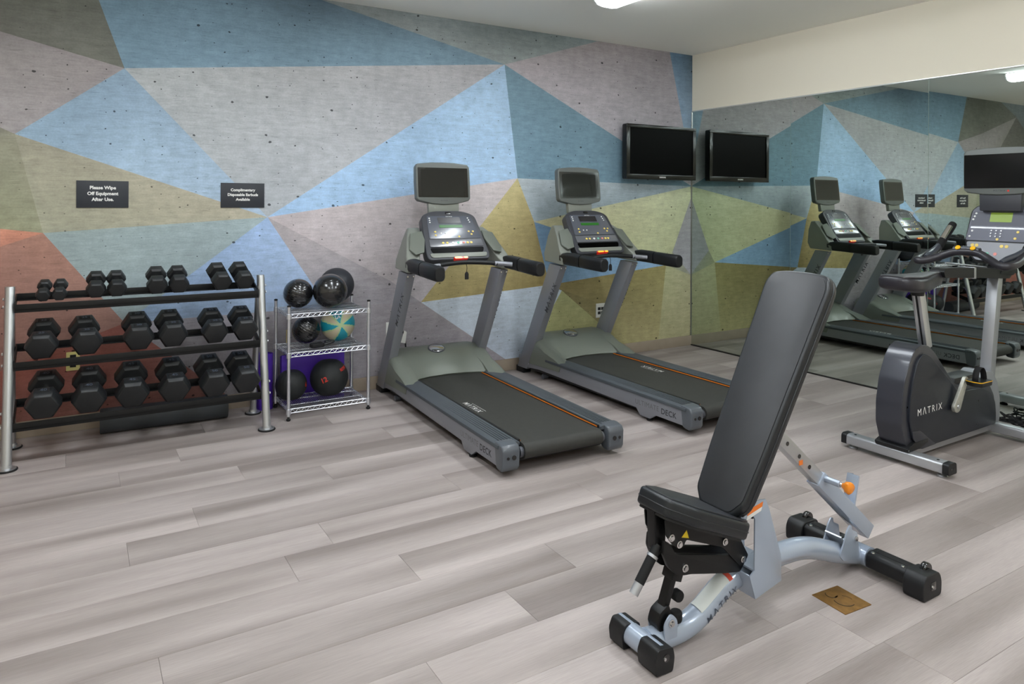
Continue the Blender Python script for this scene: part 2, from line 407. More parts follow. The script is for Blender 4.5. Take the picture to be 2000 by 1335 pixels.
MUR = [
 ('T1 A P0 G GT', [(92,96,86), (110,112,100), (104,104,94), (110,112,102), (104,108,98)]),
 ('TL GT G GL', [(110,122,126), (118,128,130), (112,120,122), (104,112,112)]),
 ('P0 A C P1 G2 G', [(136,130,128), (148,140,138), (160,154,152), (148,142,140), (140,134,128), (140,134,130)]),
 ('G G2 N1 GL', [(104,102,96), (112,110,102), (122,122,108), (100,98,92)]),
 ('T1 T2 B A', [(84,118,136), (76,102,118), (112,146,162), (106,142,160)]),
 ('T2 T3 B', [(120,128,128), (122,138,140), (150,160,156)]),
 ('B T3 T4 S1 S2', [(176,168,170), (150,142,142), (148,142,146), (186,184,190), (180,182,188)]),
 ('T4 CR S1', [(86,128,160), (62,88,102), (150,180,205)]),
 ('A B D', [(166,172,170), (176,174,174), (170,178,182)]),
 ('A D C', [(122,152,172), (158,186,208), (134,168,190)]),
 ('B E D', [(152,190,218), (150,192,226), (140,184,222)]),
 ('B S2 E', [(108,146,162), (96,136,152), (104,146,166)]),
 ('C D F', [(158,154,130), (176,170,144), (164,164,136)]),
 ('P1 C F P2 N1 G2', [(118,118,104), (148,146,122), (150,152,118), (146,148,112), (140,142,110), (110,108,98)]),
 ('GL N1 P2 LL', [(104,104,96), (138,140,112), (142,144,112), (120,122,104)]),
 ('P2 F O1', [(204,120,80), (196,116,78), (182,108,76)]),
 ('LL P2 O1 N2', [(180,112,84), (196,124,92), (172,108,84), (150,92,76)]),
 ('O1 F Q R1', [(158,108,88), (170,116,92), (152,108,92), (140,92,76)]),
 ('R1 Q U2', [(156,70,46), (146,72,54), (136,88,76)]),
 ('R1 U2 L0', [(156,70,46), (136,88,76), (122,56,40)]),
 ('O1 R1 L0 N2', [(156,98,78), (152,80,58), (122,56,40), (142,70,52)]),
 ('F D Q', [(150,170,168), (152,174,176), (146,164,164)]),
 ('D BL Q', [(136,172,214), (150,176,206), (128,158,190)]),
 ('Q BL M Z1 U2', [(156,152,156), (158,152,156), (160,154,158), (150,144,150), (140,136,138)]),
 ('D E M FT', [(186,176,176), (206,196,194), (192,186,190), (176,168,168)]),
 ('D FT M BL', [(168,160,160), (158,152,154), (160,156,162), (160,156,160)]),
 ('E J K M', [(200,186,118), (164,146,78), (146,126,58), (184,168,96)]),
 ('E S2 J', [(178,190,192), (150,172,180), (152,170,176)]),
 ('J S2 V1 V W', [(200,194,140), (196,206,160), (188,198,150), (186,192,138), (186,194,140)]),
 ('V1 V2 V', [(158,160,156), (160,162,168), (156,158,160)]),
 ('V V2 W', [(150,154,128), (152,156,140), (150,156,110)]),
 ('J W K', [(96,140,172), (120,168,206), (110,156,192)]),
 ('K W X1 Y3 Y1', [(140,122,62), (150,140,72), (176,166,106), (168,160,100), (122,110,60)]),
 ('W V2 C0 X1', [(172,174,124), (168,166,122), (168,162,114), (176,170,116)]),
 ('M K Y1 Z1', [(196,210,220), (186,202,216), (180,200,212), (170,184,200)]),
 ('Y1 Y3 Z1', [(164,166,104), (168,162,96), (168,168,100)]),
]
me = bpy.data.meshes.new('wall_back'); vs = []; fs = []; cl = []
for names, cols in MUR:
    ids = names.split(); pts = [ND[i] for i in ids]
    # polygons are fanned from their centroid so that corner tones blend smoothly
    cx = sum(p[0] for p in pts)/len(pts); cz = sum(p[1] for p in pts)/len(pts)
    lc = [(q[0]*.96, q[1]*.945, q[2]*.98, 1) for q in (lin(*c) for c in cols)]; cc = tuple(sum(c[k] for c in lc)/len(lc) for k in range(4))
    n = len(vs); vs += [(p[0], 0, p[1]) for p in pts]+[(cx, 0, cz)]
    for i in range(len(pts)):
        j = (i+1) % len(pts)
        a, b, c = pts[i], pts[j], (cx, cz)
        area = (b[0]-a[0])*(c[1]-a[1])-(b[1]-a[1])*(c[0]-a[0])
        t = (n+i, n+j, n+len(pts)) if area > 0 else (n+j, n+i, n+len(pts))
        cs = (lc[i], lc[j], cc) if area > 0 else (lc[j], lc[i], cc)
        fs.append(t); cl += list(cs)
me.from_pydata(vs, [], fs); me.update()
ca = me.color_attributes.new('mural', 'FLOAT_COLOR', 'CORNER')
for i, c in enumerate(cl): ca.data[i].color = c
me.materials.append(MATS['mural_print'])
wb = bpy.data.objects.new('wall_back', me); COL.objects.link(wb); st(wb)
MB().box(XW, .1, .002, .1, 0, H).build('plaster', 'beige_paint', wb)

# mirrors on the right wall
ang = (0, rad(.40), rad(-.11), 0)
lab = ('frameless mirror panel beside the corner with the television', 'frameless mirror panel reflecting both treadmill monitors', 'frameless mirror panel behind the exercise bike console')
for i in range(3):
    y1 = -.006-1.22*i; y0 = y1-1.216
    mm = thing('wall_mirror', lab[i], 'mirror', (-.009 if i else -.006, (y0+y1)/2, 0), ang[i], 'mirror panels side by side on the right wall')
    hw = (y1-y0)/2
    MB().box(-.0002, .005, -hw, hw, .012, 2.436).build('glass', 'mirror_silver', mm)
    MB().box(-.0008, .005, hw-.0001, hw+.0015, .012, 2.436).build('edge', 'glass_edge', mm)
tag(MB().box(-.016, 0, -3.67, -.004, 0, .012).build('trim_1', 'trim_black'), kind='structure')
tag(MB().box(-.016, 0, -3.67, -.004, 2.436, 2.447).build('trim_2', 'trim_glint', bevel=.003), kind='structure')
tag(MB().box(-.014, -.008, -.008, -.002, .012, 2.436).build('trim_3', 'trim_metal'), kind='structure')

# ceiling fixtures
proto = None
fl = {(0, 0): 'long lit ceiling lamp nearest the corner television', (1, 0): 'lit ceiling lamp above the left treadmill, second from the mirror wall', (2, 0): 'lit ceiling lamp above the dumbbell rack',
      (0, 1): 'lit ceiling lamp above the exercise bike', (1, 1): 'lit ceiling lamp above the weight bench', (2, 1): 'lit ceiling lamp just in front of the left half of the room',
      (0, 2): 'lit ceiling lamp at the rear beside the mirror wall', (1, 2): 'lit ceiling lamp at the rear before the window', (2, 2): 'lit ceiling lamp at the rear left'}
for r in range(3):
    for c in range(3):
        loc = (-2.14-1.83*c, -1.84-2.35*r, H)
        if proto is None:
            proto = thing('ceiling_lamp', fl[(c, r)], 'lamp', loc, 0, 'long fluorescent lamps on the ceiling'); t = proto
            MB().box(-.125, .125, -.61, .61, -.010, 0).build('housing', 'fixture_white', t, bevel=.004)
            sec = [(-.120, -.010), (-.118, -.050), (-.090, -.080), (-.04, -.090), (.04, -.090), (.090, -.080), (.118, -.050), (.120, -.010)]
            MB().prism(sec, -.598, .598, 'y').build('diffuser', 'diffuser', t, bevel=.006)
            for s in (-1, 1):
                MB().prism([(x*1.03, z-.001) for x, z in sec], s*.598, s*.612, 'y').build('end_cap', 'fixture_white', t, bevel=.003)
        else:
            t = copy_tree(proto); t.location = loc; t['label'] = fl[(c, r)]

# signs
def sign(label, x0, x1, z0, z1, lines, size):
    s = MB().box(x0, x1, -.006, 0, z0, z1).build('wall_sign', 'sign_plate', bevel=.001)
    tag(s, label, 'sign', 'dark signs on the mural wall')
    cx = (x0+x1)/2; cz = (z0+z1)/2
    for i, l in enumerate(lines):
        zz = cz+.004+(1-i)*size*1.28
        text('lettering', l, size, 'ink_white', s, lambda a, b, zz=zz: (cx+a, -.0068, zz+b), bold=size*.035)
sign('dark sign reading Please Wipe Off Equipment After Use', -5.511, -5.212, 1.440, 1.617, ['Please Wipe', 'Off Equipment', 'After Use.'], .0300)
sign('dark sign reading Complimentary Disposable Earbuds Available', -4.634, -4.334, 1.440, 1.617, ['Complimentary', 'Disposable Earbuds', 'Available'], .0265)

# sockets
def outlet(x0, x1, z0, z1, m_, label, holes):
    o = tag(MB().box(x0, x1, -.007, 0, z0, z1).build('wall_outlet', m_, bevel=.002), label, 'outlet')
    for cx, cz in holes:
        MB().box(cx-.017, cx+.017, -.009, -.005, cz-.014, cz+.014).build('socket', 'black_plastic', o, bevel=.003)
    return o
outlet(-5.562, -5.486, .39, .51, 'ivory_plate', 'ivory wall outlet behind the dumbbell rack', [(-5.524, .478), (-5.524, .425)])
outlet(-1.262, -1.155, .385, .52, 'white_plate', 'white double wall outlet behind the treadmill nearer the mirror', [(-1.225, .47), (-1.225, .43), (-1.185, .47), (-1.185, .43)])
outlet(-3.385, -3.31, .40, .52, 'white_plate', 'white wall outlet behind the treadmill nearer the ball shelf', [(-3.347, .49), (-3.347, .435)])
tag(MB().tube([(-3.33, -.012, .49), (-3.29, -.03, .50), (-3.255, -.035, .44), (-3.235, -.035, .38), (-3.22, -.035, .2), (-3.22, -.03, .11)], .006, 8, sub=4).build('power_cord', 'black_rubber'), 'black power cord hanging by the left treadmill upright', 'cord')
tg = MB().prism([(-3.275, .355), (-3.235, .345), (-3.225, .435), (-3.245, .45)], -.046, -.044, 'y').build('cord_tag', 'white_plate')
tag(tg, 'white paper tag on the cord by the left treadmill upright', 'tag')
tag(MB().tube([(-1.19, -.012, .43), (-1.175, -.03, .40), (-1.165, -.035, .3), (-1.17, -.035, .2), (-1.17, -.03, .11)], .005, 8, sub=4).build('power_cord', 'black_rubber'), 'black power cord dropping from the double outlet near the mirror', 'cord')

# television in the corner
tv = thing('television', 'black flat television mounted high in the corner by the mirror', 'television', (-.565, -.14, 1.715))
MB().prism(rrect(-.46, .46, 0, .532, .018), -.012, .045, 'y').build('housing', 'black_plastic', tv, bevel=.004)
bz = MB()
for a in ((-.46, .46, .496, .532), (-.46, .46, 0, .05), (-.46, -.418, .04, .50), (.418, .46, .04, .50)):
    bz.box(a[0], a[1], -.024, -.010, a[2], a[3])
bz.build('bezel', 'tv_bezel', tv, bevel=.006, seg=3)
MB().box(-.42, .42, -.014, -.011, .048, .498).build('screen', 'screen_black', tv)
MB().box(-.15, .15, .045, .075, .12, .42).build('back_cover', 'black_plastic', tv, bevel=.01)
MB().box(-.09, .09, .07, .139, .2, .34).build('wall_bracket', 'black_powder', tv, bevel=.004)
text('lettering', 'SAMSUNG', .018, 'ink_white', tv, lambda a, b: (a, -.0252, .022+b), bold=.0006)
MB().tube([(-.13, .07, .14), (-.16, .05, .06), (-.10, .08, .0), (-.04, .085, .06), (-.02, .08, .14)], .006, 8, sub=4).build('cable', 'black_rubber', tv)
# ------------------------------------------------ treadmills (local: x across, -y towards the rear, z up)
BLK = []
def lrect(mb, F, x0, x1, y0, y1, n0, n1): mb.box(x0, x1, y0, y1, n0, n1, F)
def make_treadmill(label, loc, rz, logo_side):
    t = thing('treadmill', label, 'treadmill', loc, rz, 'treadmills side by side facing the mural wall')
    # base frame, sides
    for s in (-1, 1):
        a, b = sorted((s*.385, s*.405))
        side = [(.02, .05), (-.30, .075), (-1.52, .062), (-1.56, .02), (-1.60, .018), (-1.66, .018), (-1.72, .055), (-1.97, .055), (-1.99, .15), (-1.97, .165), (-.3, .178), (.02, .15)]
        MB().prism(side, a, b, 'x').build('side_plate', 'frame_grey', t, bevel=.002)
        f = MB().lathe([(.022, 0), (.024, .012), (.010, .016), (.008, .03)], 12, lambda p, s=s: Vector(p)+Vector((s*.385, -1.64, 0))).build('foot', 'black_rubber', t)
        MB().lathe([(.02, 0), (.02, .05)], 12, lambda p, s=s: Vector((s*.36+p[1], -.30+p[0], .03))+Vector((0, 0, 0)) if False else Vector((s*.37, -.34, .025))+Vector((p[2]-.025, p[0], p[1]))).build('transport_wheel', 'frame_grey_dark', t)
        MB().box(*sorted((s*.33, s*.41)), -.06, .055, 0, .052).build('base_foot', 'black_plastic', t, bevel=.006)
        # side rail
        rl = [(-.5, .176), (-.5, .188), (-2.03, .178), (-2.03, .155), (-.5, .16)]
        xs = [(.275, .160), (.275, .177), (.285, .183), (.395, .183), (.412, .176), (.414, .158)]
        rings = [[(s*x, y, z+dz) for x, z in xs] for y, dz in ((-.40, .004), (-2.0, -.004))]
        MB().loft(rings).build('side_rail', 'rail_rubber', t, bevel=.002)
        rb = MB()
        for k in range(5): rb.box(*sorted((s*(.300+.018*k), s*(.306+.018*k))), -1.97, -.45, .1795, .1835-.0)
        rb.build('grip_ribs', 'rail_rubber', t)
        ol = MB().box(*sorted((s*.2598, s*.2622)), -1.98, -.42, .1705, .1765).build('edge_line', 'orange_line', t)
        MB().box(*sorted((s*.262, s*.277)), -1.98, -.42, .150, .1795).build('rail_skirt', 'black_plastic', t)
        # rear end cap
        cap = [(-1.985, .04), (-2.03, .035), (-2.046, .06), (-2.05, .15), (-2.035, .176), (-1.99, .185), (-1.95, .185), (-1.95, .165), (-1.965, .05)]
        c = MB().prism(cap, *sorted((s*.30, s*.408)), 'x').build('end_cap', 'endcap_grey', t, bevel=.012, seg=3)
        for hx, r in ((s*.338, .013), (s*.375, .008)):
            MB().lathe([(r, 0), (r, .004)], 12, lambda p, hx=hx: Vector((hx+p[0], -2.049-p[2], .112+p[1]))).build('bolt_hole', 'black_gloss', c)
        MB().lathe([(.028, 0), (.030, .02), (.03, .035)], 14, lambda p, s=s: Vector((s*(.255+p[2]*.8), -2.0+p[1], .118+p[0]))).build('roller_end', 'frame_grey_dark', t)
    MB().box(-.38, .38, -1.94, -.06, .045, .09).build('undertray', 'black_plastic', t)
    # belt with rear roller
    bp = [(-.25, .158), (-.25, .166)]
    R = .044; zc = .122
    prof = [(-.30, .166)]+[(-2.0-R*math.sin(a), zc+R*math.cos(a)) for a in [k*PI/10 for k in range(11)]]+[(-.30, .078)]
    MB().prism(prof, -.262, .262, 'x').build('belt', 'belt', t, sharp=50)
    # motor hood: centre and two cheeks
    def hoodprof(rear, zr):
        return [(-.02, .10), (.0, .22), (-.03, .31), (-.08, .342), (-.15, .345), (-.24, .315), (-.33, .268), (rear*.55-.33*.45, .232), (rear, zr), (rear+.012, zr-.012), (rear+.03, .12)]
    cen = []
    for x, rr in ((-.29, -.50), (-.24, -.455), (-.15, -.425), (0, -.41), (.15, -.425), (.24, -.455), (.29, -.50)):
        cen.append([(x, y, z) for y, z in hoodprof(rr, .178)])
    MB().loft(cen).build('motor_hood', 'hood_grey', t, sharp=40)
    for s in (-1, 1):
        ck = []
        for x, dz, rr, f in ((.288, .0, -.535, 1), (.32, .002, -.56, 1), (.36, -.006, -.57, .97), (.395, -.03, -.575, .9), (.41, -.07, -.575, .8)):
            ck.append([(s*x, y-(0 if x < .35 else .05), max(.1, .1+(z-.1)*f)) for y, z in hoodprof(rr, .186)])
        MB().loft(ck).build('hood_cheek', 'hood_grey', t, sharp=40)
    d = MB().lathe([(.062, -.004), (.062, .004), (.052, .010), (.0001, .012)], 28, lambda p: frame((0, -.195, .335), (1, 0, 0), (0, .93, .37), (0, -.37, .93))((p[0], p[1]*.85, p[2]))).build('badge', 'chrome', t)
    MB().lathe([(.07, -.006), (.07, .003), (.0001, .003)], 28, lambda p: frame((0, -.195, .335), (1, 0, 0), (0, .93, .37), (0, -.37, .93))((p[0], p[1]*.85, p[2]))).build('badge_ring', 'frame_grey_dark', t)
    # uprights
    for s in (-1, 1):
        up = [(.035, .045), (-.115, .045), (-.615, .975), (-.455, .985)]
        u = MB().prism(up, *sorted((s*.345, s*.412)), 'x').build('upright', 'frame_grey', t, bevel=.006)
        # MATRIX reading up the outer face
        a = Vector((0, -.535, .985)); b = Vector((0, -.04, .05)); dr = (a-b).normalized(); nr = Vector((0, dr.z, -dr.y))
        if s < 0:
            text('lettering', 'M\u039bTRIX', .062, 'ink_dark', u, lambda p, q: Vector((-.4128, -.475, .70))+dr*p+Vector((0, dr.z, -dr.y))*q, bold=.0008, spacing=1.35)
        else:
            text('lettering', 'M\u039bTRIX', .062, 'ink_dark', u, lambda p, q: Vector((.4128, -.44, .70))+dr*p+Vector((0, -dr.z, dr.y))*q, bold=.0008, spacing=1.35)
        for q in (-.022, .022): MB().lathe([(.007, 0), (.006, .004), (.0001, .004)], 8, lambda p, q=q, s=s: Vector((s*.378+q+p[0]*1, -.603-p[2], .955+p[1]))).build('bolt', 'chrome', u)
        # deck lettering along the side plate
        yy = -1.84
        dk = (lambda p, q: Vector((-.4056, yy-p, .098+q))) if s < 0 else (lambda p, q: Vector((.4056, yy+p, .098+q)))
        text('lettering', 'DECK', .052, 'ink_dark', t, dk, bold=.0008, spacing=1.1)
        uy = yy+.21 if s < 0 else yy+.21
        dk2 = (lambda p, q: Vector((-.4056, uy-p, .104+q))) if s < 0 else (lambda p, q: Vector((.4056, yy-.0+.21+p, .104+q)))
        text('lettering', 'ULTIMATE', .048, 'ink_faint', t, dk2, spacing=1.1)
        # mast cover beside the console
        pr = [(-.40, 1.00), (-.66, .985), (-.665, 1.04), (-.60, 1.10), (-.47, 1.235), (-.38, 1.295), (-.325, 1.29), (-.315, 1.20), (-.35, 1.06)]
        xin = {0: .34, 1: .34, 2: .335, 3: .30, 4: .25, 5: .22, 6: .22, 7: .26, 8: .33}
        xou = {0: .425, 1: .428, 2: .425, 3: .41, 4: .362, 5: .315, 6: .305, 7: .335, 8: .40}
        rin = [(s*xin[i], y, z) for i, (y, z) in enumerate(pr)]; rou = [(s*xou[i], y, z) for i, (y, z) in enumerate(pr)]
        mc = MB().loft([rin, rou]).build('mast_cover', 'mast_grey', t, bevel=.014, seg=3)
        # recessed pocket facing the runner, and its bright rim
        rc = [(s*.245, -.47, 1.262), (s*.338, -.475, 1.245), (s*.375, -.56, 1.135), (s*.345, -.615, 1.10), (s*.28, -.61, 1.115), (s*.245, -.53, 1.20)]
        off = Vector((0, -.012, .012))
        MB().loft([[Vector(p)+off*.2 for p in rc], [Vector(p)+off for p in rc]]).build('pocket', 'mast_recess', mc, bevel=.004)
        # grips: a knuckle and a longer end piece, split by a groove
        k1 = rrect(-.040, .040, -.050, .050, .028)
        def ring(x, y, z, sc=1, ang=0):
            ca, sa = math.cos(ang), math.sin(ang)
            return [(x+p*sc*ca, y-p*sc*sa*s*0, z+q*sc) for p, q in k1]
        g = MB().loft([ring(s*.385, -.60, 1.035, .80), ring(s*.385, -.68, 1.038), ring(s*.385, -.80, 1.034, 1.0), ring(s*.384, -.865, 1.03, 1.0)]).build('hand_grip', 'black_plastic', t, sharp=50)
        MB().loft([ring(s*.384, -.872, 1.03, .95), ring(s*.384, -.878, 1.03, 1.0), ring(s*.383, -1.0, 1.024, 1.0), ring(s*.382, -1.125, 1.020, 1.0), ring(s*.382, -1.14, 1.020, .82)]).build('grip_end', 'black_plastic', g, sharp=50)
        MB().tube([(s*.345, -.80, 1.030), (s*.30, -.775, 1.034), (s*.22, -.755, 1.040)], .0165, 12, sub=4).build('sensor_grip', 'frame_grey', t)
    MB().tube([(-.24, -.760, 1.038), (-.15, -.735, 1.046), (0, -.715, 1.052), (.15, -.735, 1.046), (.24, -.760, 1.038)], .0165, 12, sub=4).build('cross_bar', 'black_plastic', t)
    # console, laid out in its own plane: px across, py up the slope, pn out of it
    cF = frame((0, -.630, 1.068), (1, 0, 0), (0, .478, .684), (0, -.820, .572))
    body = rpoly([(-.245, .0), (.245, .0), (.258, .06), (.222, .47), (.12, .515), (-.12, .515), (-.222, .47), (-.258, .06)], [.06, .06, .03, .05, .1, .1, .05, .03], 4)
    con = MB().prism(body, -.07, .0, 'z', cF).build('console', 'console_dark', t, bevel=.010, seg=3)
    face = rpoly([(-.205, .215), (.220, .215), (.182, .455), (-.182, .455)], .012)
    MB().prism(face, 0, .004, 'z', cF).build('display_panel', 'console_face', con, bevel=.0012)
    strip = rpoly([(-.215, .13), (.222, .13), (.217, .205), (-.210, .205)], .008)
    MB().prism(strip, 0, .006, 'z', cF).build('button_strip', 'console_strip', con, bevel=.0012)
    slot = rpoly([(-.205, .065), (.205, .065), (.222, .122), (-.218, .122)], .02)
    MB().prism(slot, 0, .002, 'z', cF).build('reading_slot', 'screen_black', con)
    MB().prism(rpoly([(-.22, .02), (.22, .02), (.236, .064), (-.232, .064)], .018), 0, .006, 'z', cF).build('lower_ledge', 'mast_grey', con, bevel=.002)
    MB().prism(rrect(-.1, .085, .375, .437, .004), .0035, .006, 'z', cF).build('led_window', 'lcd_dark', con)
    MB().prism(rrect(-.1, .09, .328, .357, .003), .0035, .006, 'z', cF).build('lcd_window', 'lcd_green', con)
    def dots(nm, m_, pts, r, z=.004, h=.003):
        for px, py in pts: MB().lathe([(r, 0), (r*.9, h), (.0001, h)], 10, lambda p, px=px, py=py: cF((px+p[0], py+p[1], z+p[2]))).build(nm, m_, con)
    dots('white_button', 'button_white', [(-.165, .43), (-.166, .408), (-.168, .386), (.152, .43), (.156, .408), (.160, .386), (-.10, .27), (-.065, .27)], .0065)
    dots('yellow_button', 'button_yellow', [(-.145, .285), (-.147, .25), (.13, .285), (.165, .285), (.148, .255), (.04, .232)], .009)
    dots('yellow_button', 'button_yellow', [(-.105, .167), (-.072, .167), (.095, .167), (.125, .167)], .011, .006)
    dots('white_button', 'button_white', [(-.025, .167)], .011, .006)
    dots('green_button', 'button_green', [(.018, .167)], .011, .006)
    dots('red_button', 'button_red', [(.062, .167)], .011, .006)
    text('lettering', 'M\u039bTRIX', .013, 'ink_white', con, lambda p, q: cF((p, .448+q, .0046)), spacing=1.2)
    MB().prism(rrect(-.022, .022, .475, .498, .006), 0, .006, 'z', cF).build('headphone_socket', 'black_gloss', con, bevel=.002)
    es = MB().prism(rrect(-.052, .062, -.006, .020, .012), -.02, .014, 'z', cF).build('stop_bar', 'estop_red', con, bevel=.006, seg=3)
    MB().prism(rrect(-.048, .012, .0, .017, .008), .014, .0165, 'z', cF).build('stop_light', 'estop_amber', es)
    MB().prism(rrect(.024, .058, .0, .017, .008), .014, .0165, 'z', cF).build('stop_light', 'estop_amber', es)
    # safety key on its cord
    MB().tube([(0, -.730, 1.040), (.002, -.738, 1.02), (0, -.740, .985)], .0022, 6, sub=3).build('key_cord', 'black_rubber', t)
    MB().prism(rpoly([(-.014, .930), (.014, .930), (.014, .970), (.006, .985), (-.006, .985), (-.014, .970)], .003), -.744, -.736, 'y').build('safety_key', 'black_plastic', t, bevel=.002)
    # monitor on its neck
    mF = frame((0, -.335, 1.485), (1, 0, 0), (0, .11, .994), (0, -.994, .11))
    MB().prism([(-.125, -.085), (.125, -.085), (.13, .02), (-.13, .02)], -.05, -.012, 'z', mF).build('monitor_neck', 'mast_grey', t, bevel=.006)
    mb_ = [(-.225, .03), (-.21, .012), (-.10, -.012), (0, -.018), (.10, -.012), (.21, .012), (.225, .03), (.228, .16), (.225, .275), (.21, .298), (.1, .309), (0, .312), (-.1, .309), (-.21, .298), (-.225, .275), (-.228, .16)]
    mo = MB().prism(mb_, -.055, 0, 'z', mF).build('monitor', 'monitor_grey', t, bevel=.010, seg=3)
    MB().prism(rrect(-.212, .205, .040, .268, .004), 0, .003, 'z', mF).build('bezel', 'black_gloss', mo)
    MB().prism(rrect(-.186, .176, .052, .252, .002), .0028, .0038, 'z', mF).build('screen', 'screen_grey', mo)
    text('lettering', 'M\u039bTRIX', .014, 'ink_dark', mo, lambda p, q: mF((p, .014+q, .0006)), spacing=1.2)
    # print on the belt
    if logo_side < 0:
        text('lettering', 'M\u039bTRIX', .055, 'ink_white', t, lambda p, q: Vector((-.205+q, -1.26-p, .1668)), bold=.0002, spacing=1.25)
        MB().box(-.168, -.166, -1.38, -1.18, .1664, .1668).build('belt_line', 'ink_white', t)
    else:
        text('lettering', 'M\u039bTRIX', .055, 'ink_white', t, lambda p, q: Vector((.185-q, -1.05+p, .1668)), bold=.0002, spacing=1.25)
        MB().box(.146, .148, -1.15, -.95, .1664, .1668).build('belt_line', 'ink_white', t)
    return t
make_treadmill('grey treadmill beside the wire ball shelf, white belt print on its left half', (-3.07, -.10, 0), rad(-2.2), -1)
make_treadmill('grey treadmill nearer the mirror, partly hidden behind the weight bench', (-1.765, -.09, 0), rad(.2), 1)
# ------------------------------------------------ dumbbell rack
R0 = (-5.14, -.38)
rk = thing('dumbbell_rack', 'three-tier dumbbell rack with silver A-frame legs under the left sign', 'rack', (R0[0], R0[1], 0))
for s in (-1, 1):
    X = s*.695
    def yz(z): return -.235+.21*z      # leaning front post
    MB().tube([(X, yz(0)-.0, .008), (X, yz(.985), .985)], .0255, 16).build('front_post', 'satin_silver', rk)
    MB().lathe([(.0255, 0), (.024, .006), (.0001, .008)], 16, lambda p: Vector((X+p[0], yz(.985)+p[1], .985+p[2]))).build('post_cap', 'satin_silver', rk)
    MB().tube([(X, .185, .008), (X, .03, .86)], .022, 14).build('rear_leg', 'satin_silver', rk)
    MB().tube([(X, .03, .86), (X, yz(.93), .93)], .022, 14).build('top_link', 'satin_silver', rk)
    for yy in (yz(0), .185):
        f = MB().lathe([(.053, 0), (.055, .004), (.053, .009), (.045, .010)], 28, lambda p, yy=yy: Vector((X+p[0], yy+p[1], p[2]))).build('foot_pad', 'black_rubber', rk)
        MB().lathe([(.048, .009), (.048, .012), (.028, .016), (.026, .03)], 24, lambda p, yy=yy: Vector((X+p[0], yy+p[1], p[2]))).build('foot_flange', 'satin_silver', f)
# tiers: front rail lower, rear rail higher, with end plates
TI = [(.886, -.075, .05, .045), (.565, -.13, .09, .065), (.235, -.185, .06, .075)]
for z, yf, yr, dz in TI:
    fr = MB().box(-.672, .672, yf-.006, yf, z-.042, z+.006).box(-.672, .672, yf-.006, yf+.060, z-.028, z-.023)
    v = []
    fr.build('front_rail', 'black_powder', rk, bevel=.0015)
    MB().box(-.672, .672, yf+.0, yf+.055, z-.023, z-.020).build('rail_liner', 'black_rubber', rk)
    MB().box(-.672, .672, yr-.004, yr+.002, z+dz-.03, z+dz+.010).box(-.672, .672, yr-.045, yr+.002, z+dz-.03, z+dz-.025).build('rear_rail', 'black_powder', rk, bevel=.0015)
    for s in (-1, 1):
        a, b = sorted((s*.664, s*.672))
        MB().prism([(yf-.004, z-.035), (yr+.002, z+dz-.035), (yr+.002, z+dz+.01), (yf-.004, z+.012)], a, b, 'x').build('end_plate', 'black_powder', rk, bevel=.001)
        for yy, zz in ((yf+.015, z-.008), (yr-.015, z+dz-.01)):
            MB().lathe([(.009, 0), (.008, .006), (.0001, .006)], 8, lambda p, yy=yy, zz=zz, s=s: Vector((s*(.722)+s*p[2]*0+p[2]*s, yz(zz)+p[0]*1, zz+p[1]))).build('bolt', 'satin_silver', rk)

def make_dumbbell(w, L, num):
    """hexagonal rubber dumbbell, local -y towards the room, centred on its handle"""
    t = thing('dumbbell', 'x', 'dumbbell')
    R = w/2; hl = L*.34; r_h = max(.013, min(.017, R*.24))
    def hexring(rad_, y): return [(rad_*math.cos(rad(60*k)), y, rad_*math.sin(rad(60*k))) for k in range(6)]
    for s in (-1, 1):
        y0 = s*(L/2); y1 = s*(L/2-hl)
        rr = [hexring(R*.80, y0), hexring(R*.86, y0-s*.002), hexring(R, y0-s*hl*.22), hexring(R, y1+s*hl*.16), hexring(R*.78, y1)]
        hd = MB().loft(rr).build('head', 'dumbbell_rubber', t, bevel=.0035, seg=2)
        if w > .15:
            MB().box(-R*.34, R*.34, min(y1+s*hl*.25, y1+s*hl*.62), max(y1+s*hl*.25, y1+s*hl*.62), R*.866-.0005, R*.866+.0012).build('weight_plate', 'black_rubber', hd, bevel=.0008)
            text('lettering', num, hl*.34, 'ink_grey', hd, lambda a, b, s=s: Vector((a, y1+s*hl*.43+b, R*.866+.0016)), bold=.0005)
    MB().tube([(0, -L/2+hl-.004, 0), (0, -L/2+hl+.01, 0), (0, 0, 0), (0, L/2-hl-.01, 0), (0, L/2-hl+.004, 0)], [r_h, r_h, r_h*1.18, r_h, r_h], 14).build('handle', 'chrome', t)
    return t
DB = {1: [(-5.676, .935, -5.666, .987, .086), (-5.595, .93, -5.586, .985, .087), (-5.408, .936, -5.403, .989, .119), (-5.296, .933, -5.296, .983, .12), (-5.077, .932, -5.069, .991, .129), (-4.952, .933, -4.946, .992, .13), (-4.693, .938, -4.712, .999, .129), (-4.552, .933, -4.571, .997, .134)],
 2: [(-5.680, .639, -5.668, .707, .170), (-5.452, .631, -5.472, .703, .169), (-5.181, .632, -5.183, .701, .173), (-4.99, .626, -5.001, .701, .169), (-4.746, .626, -4.748, .696, .163), (-4.560, .618, -4.560, .702, .161)],
 3: [(-5.668, .322, -5.654, .402, .184), (-5.443, .323, -5.436, .398, .188), (-5.219, .316, -5.211, .39, .188), (-4.986, .311, -4.988, .389, .188), (-4.754, .307, -4.766, .404, .184), (-4.562, .32, -4.574, .405, .178)]}
YF = {1: -.465, 2: -.54, 3: -.60}
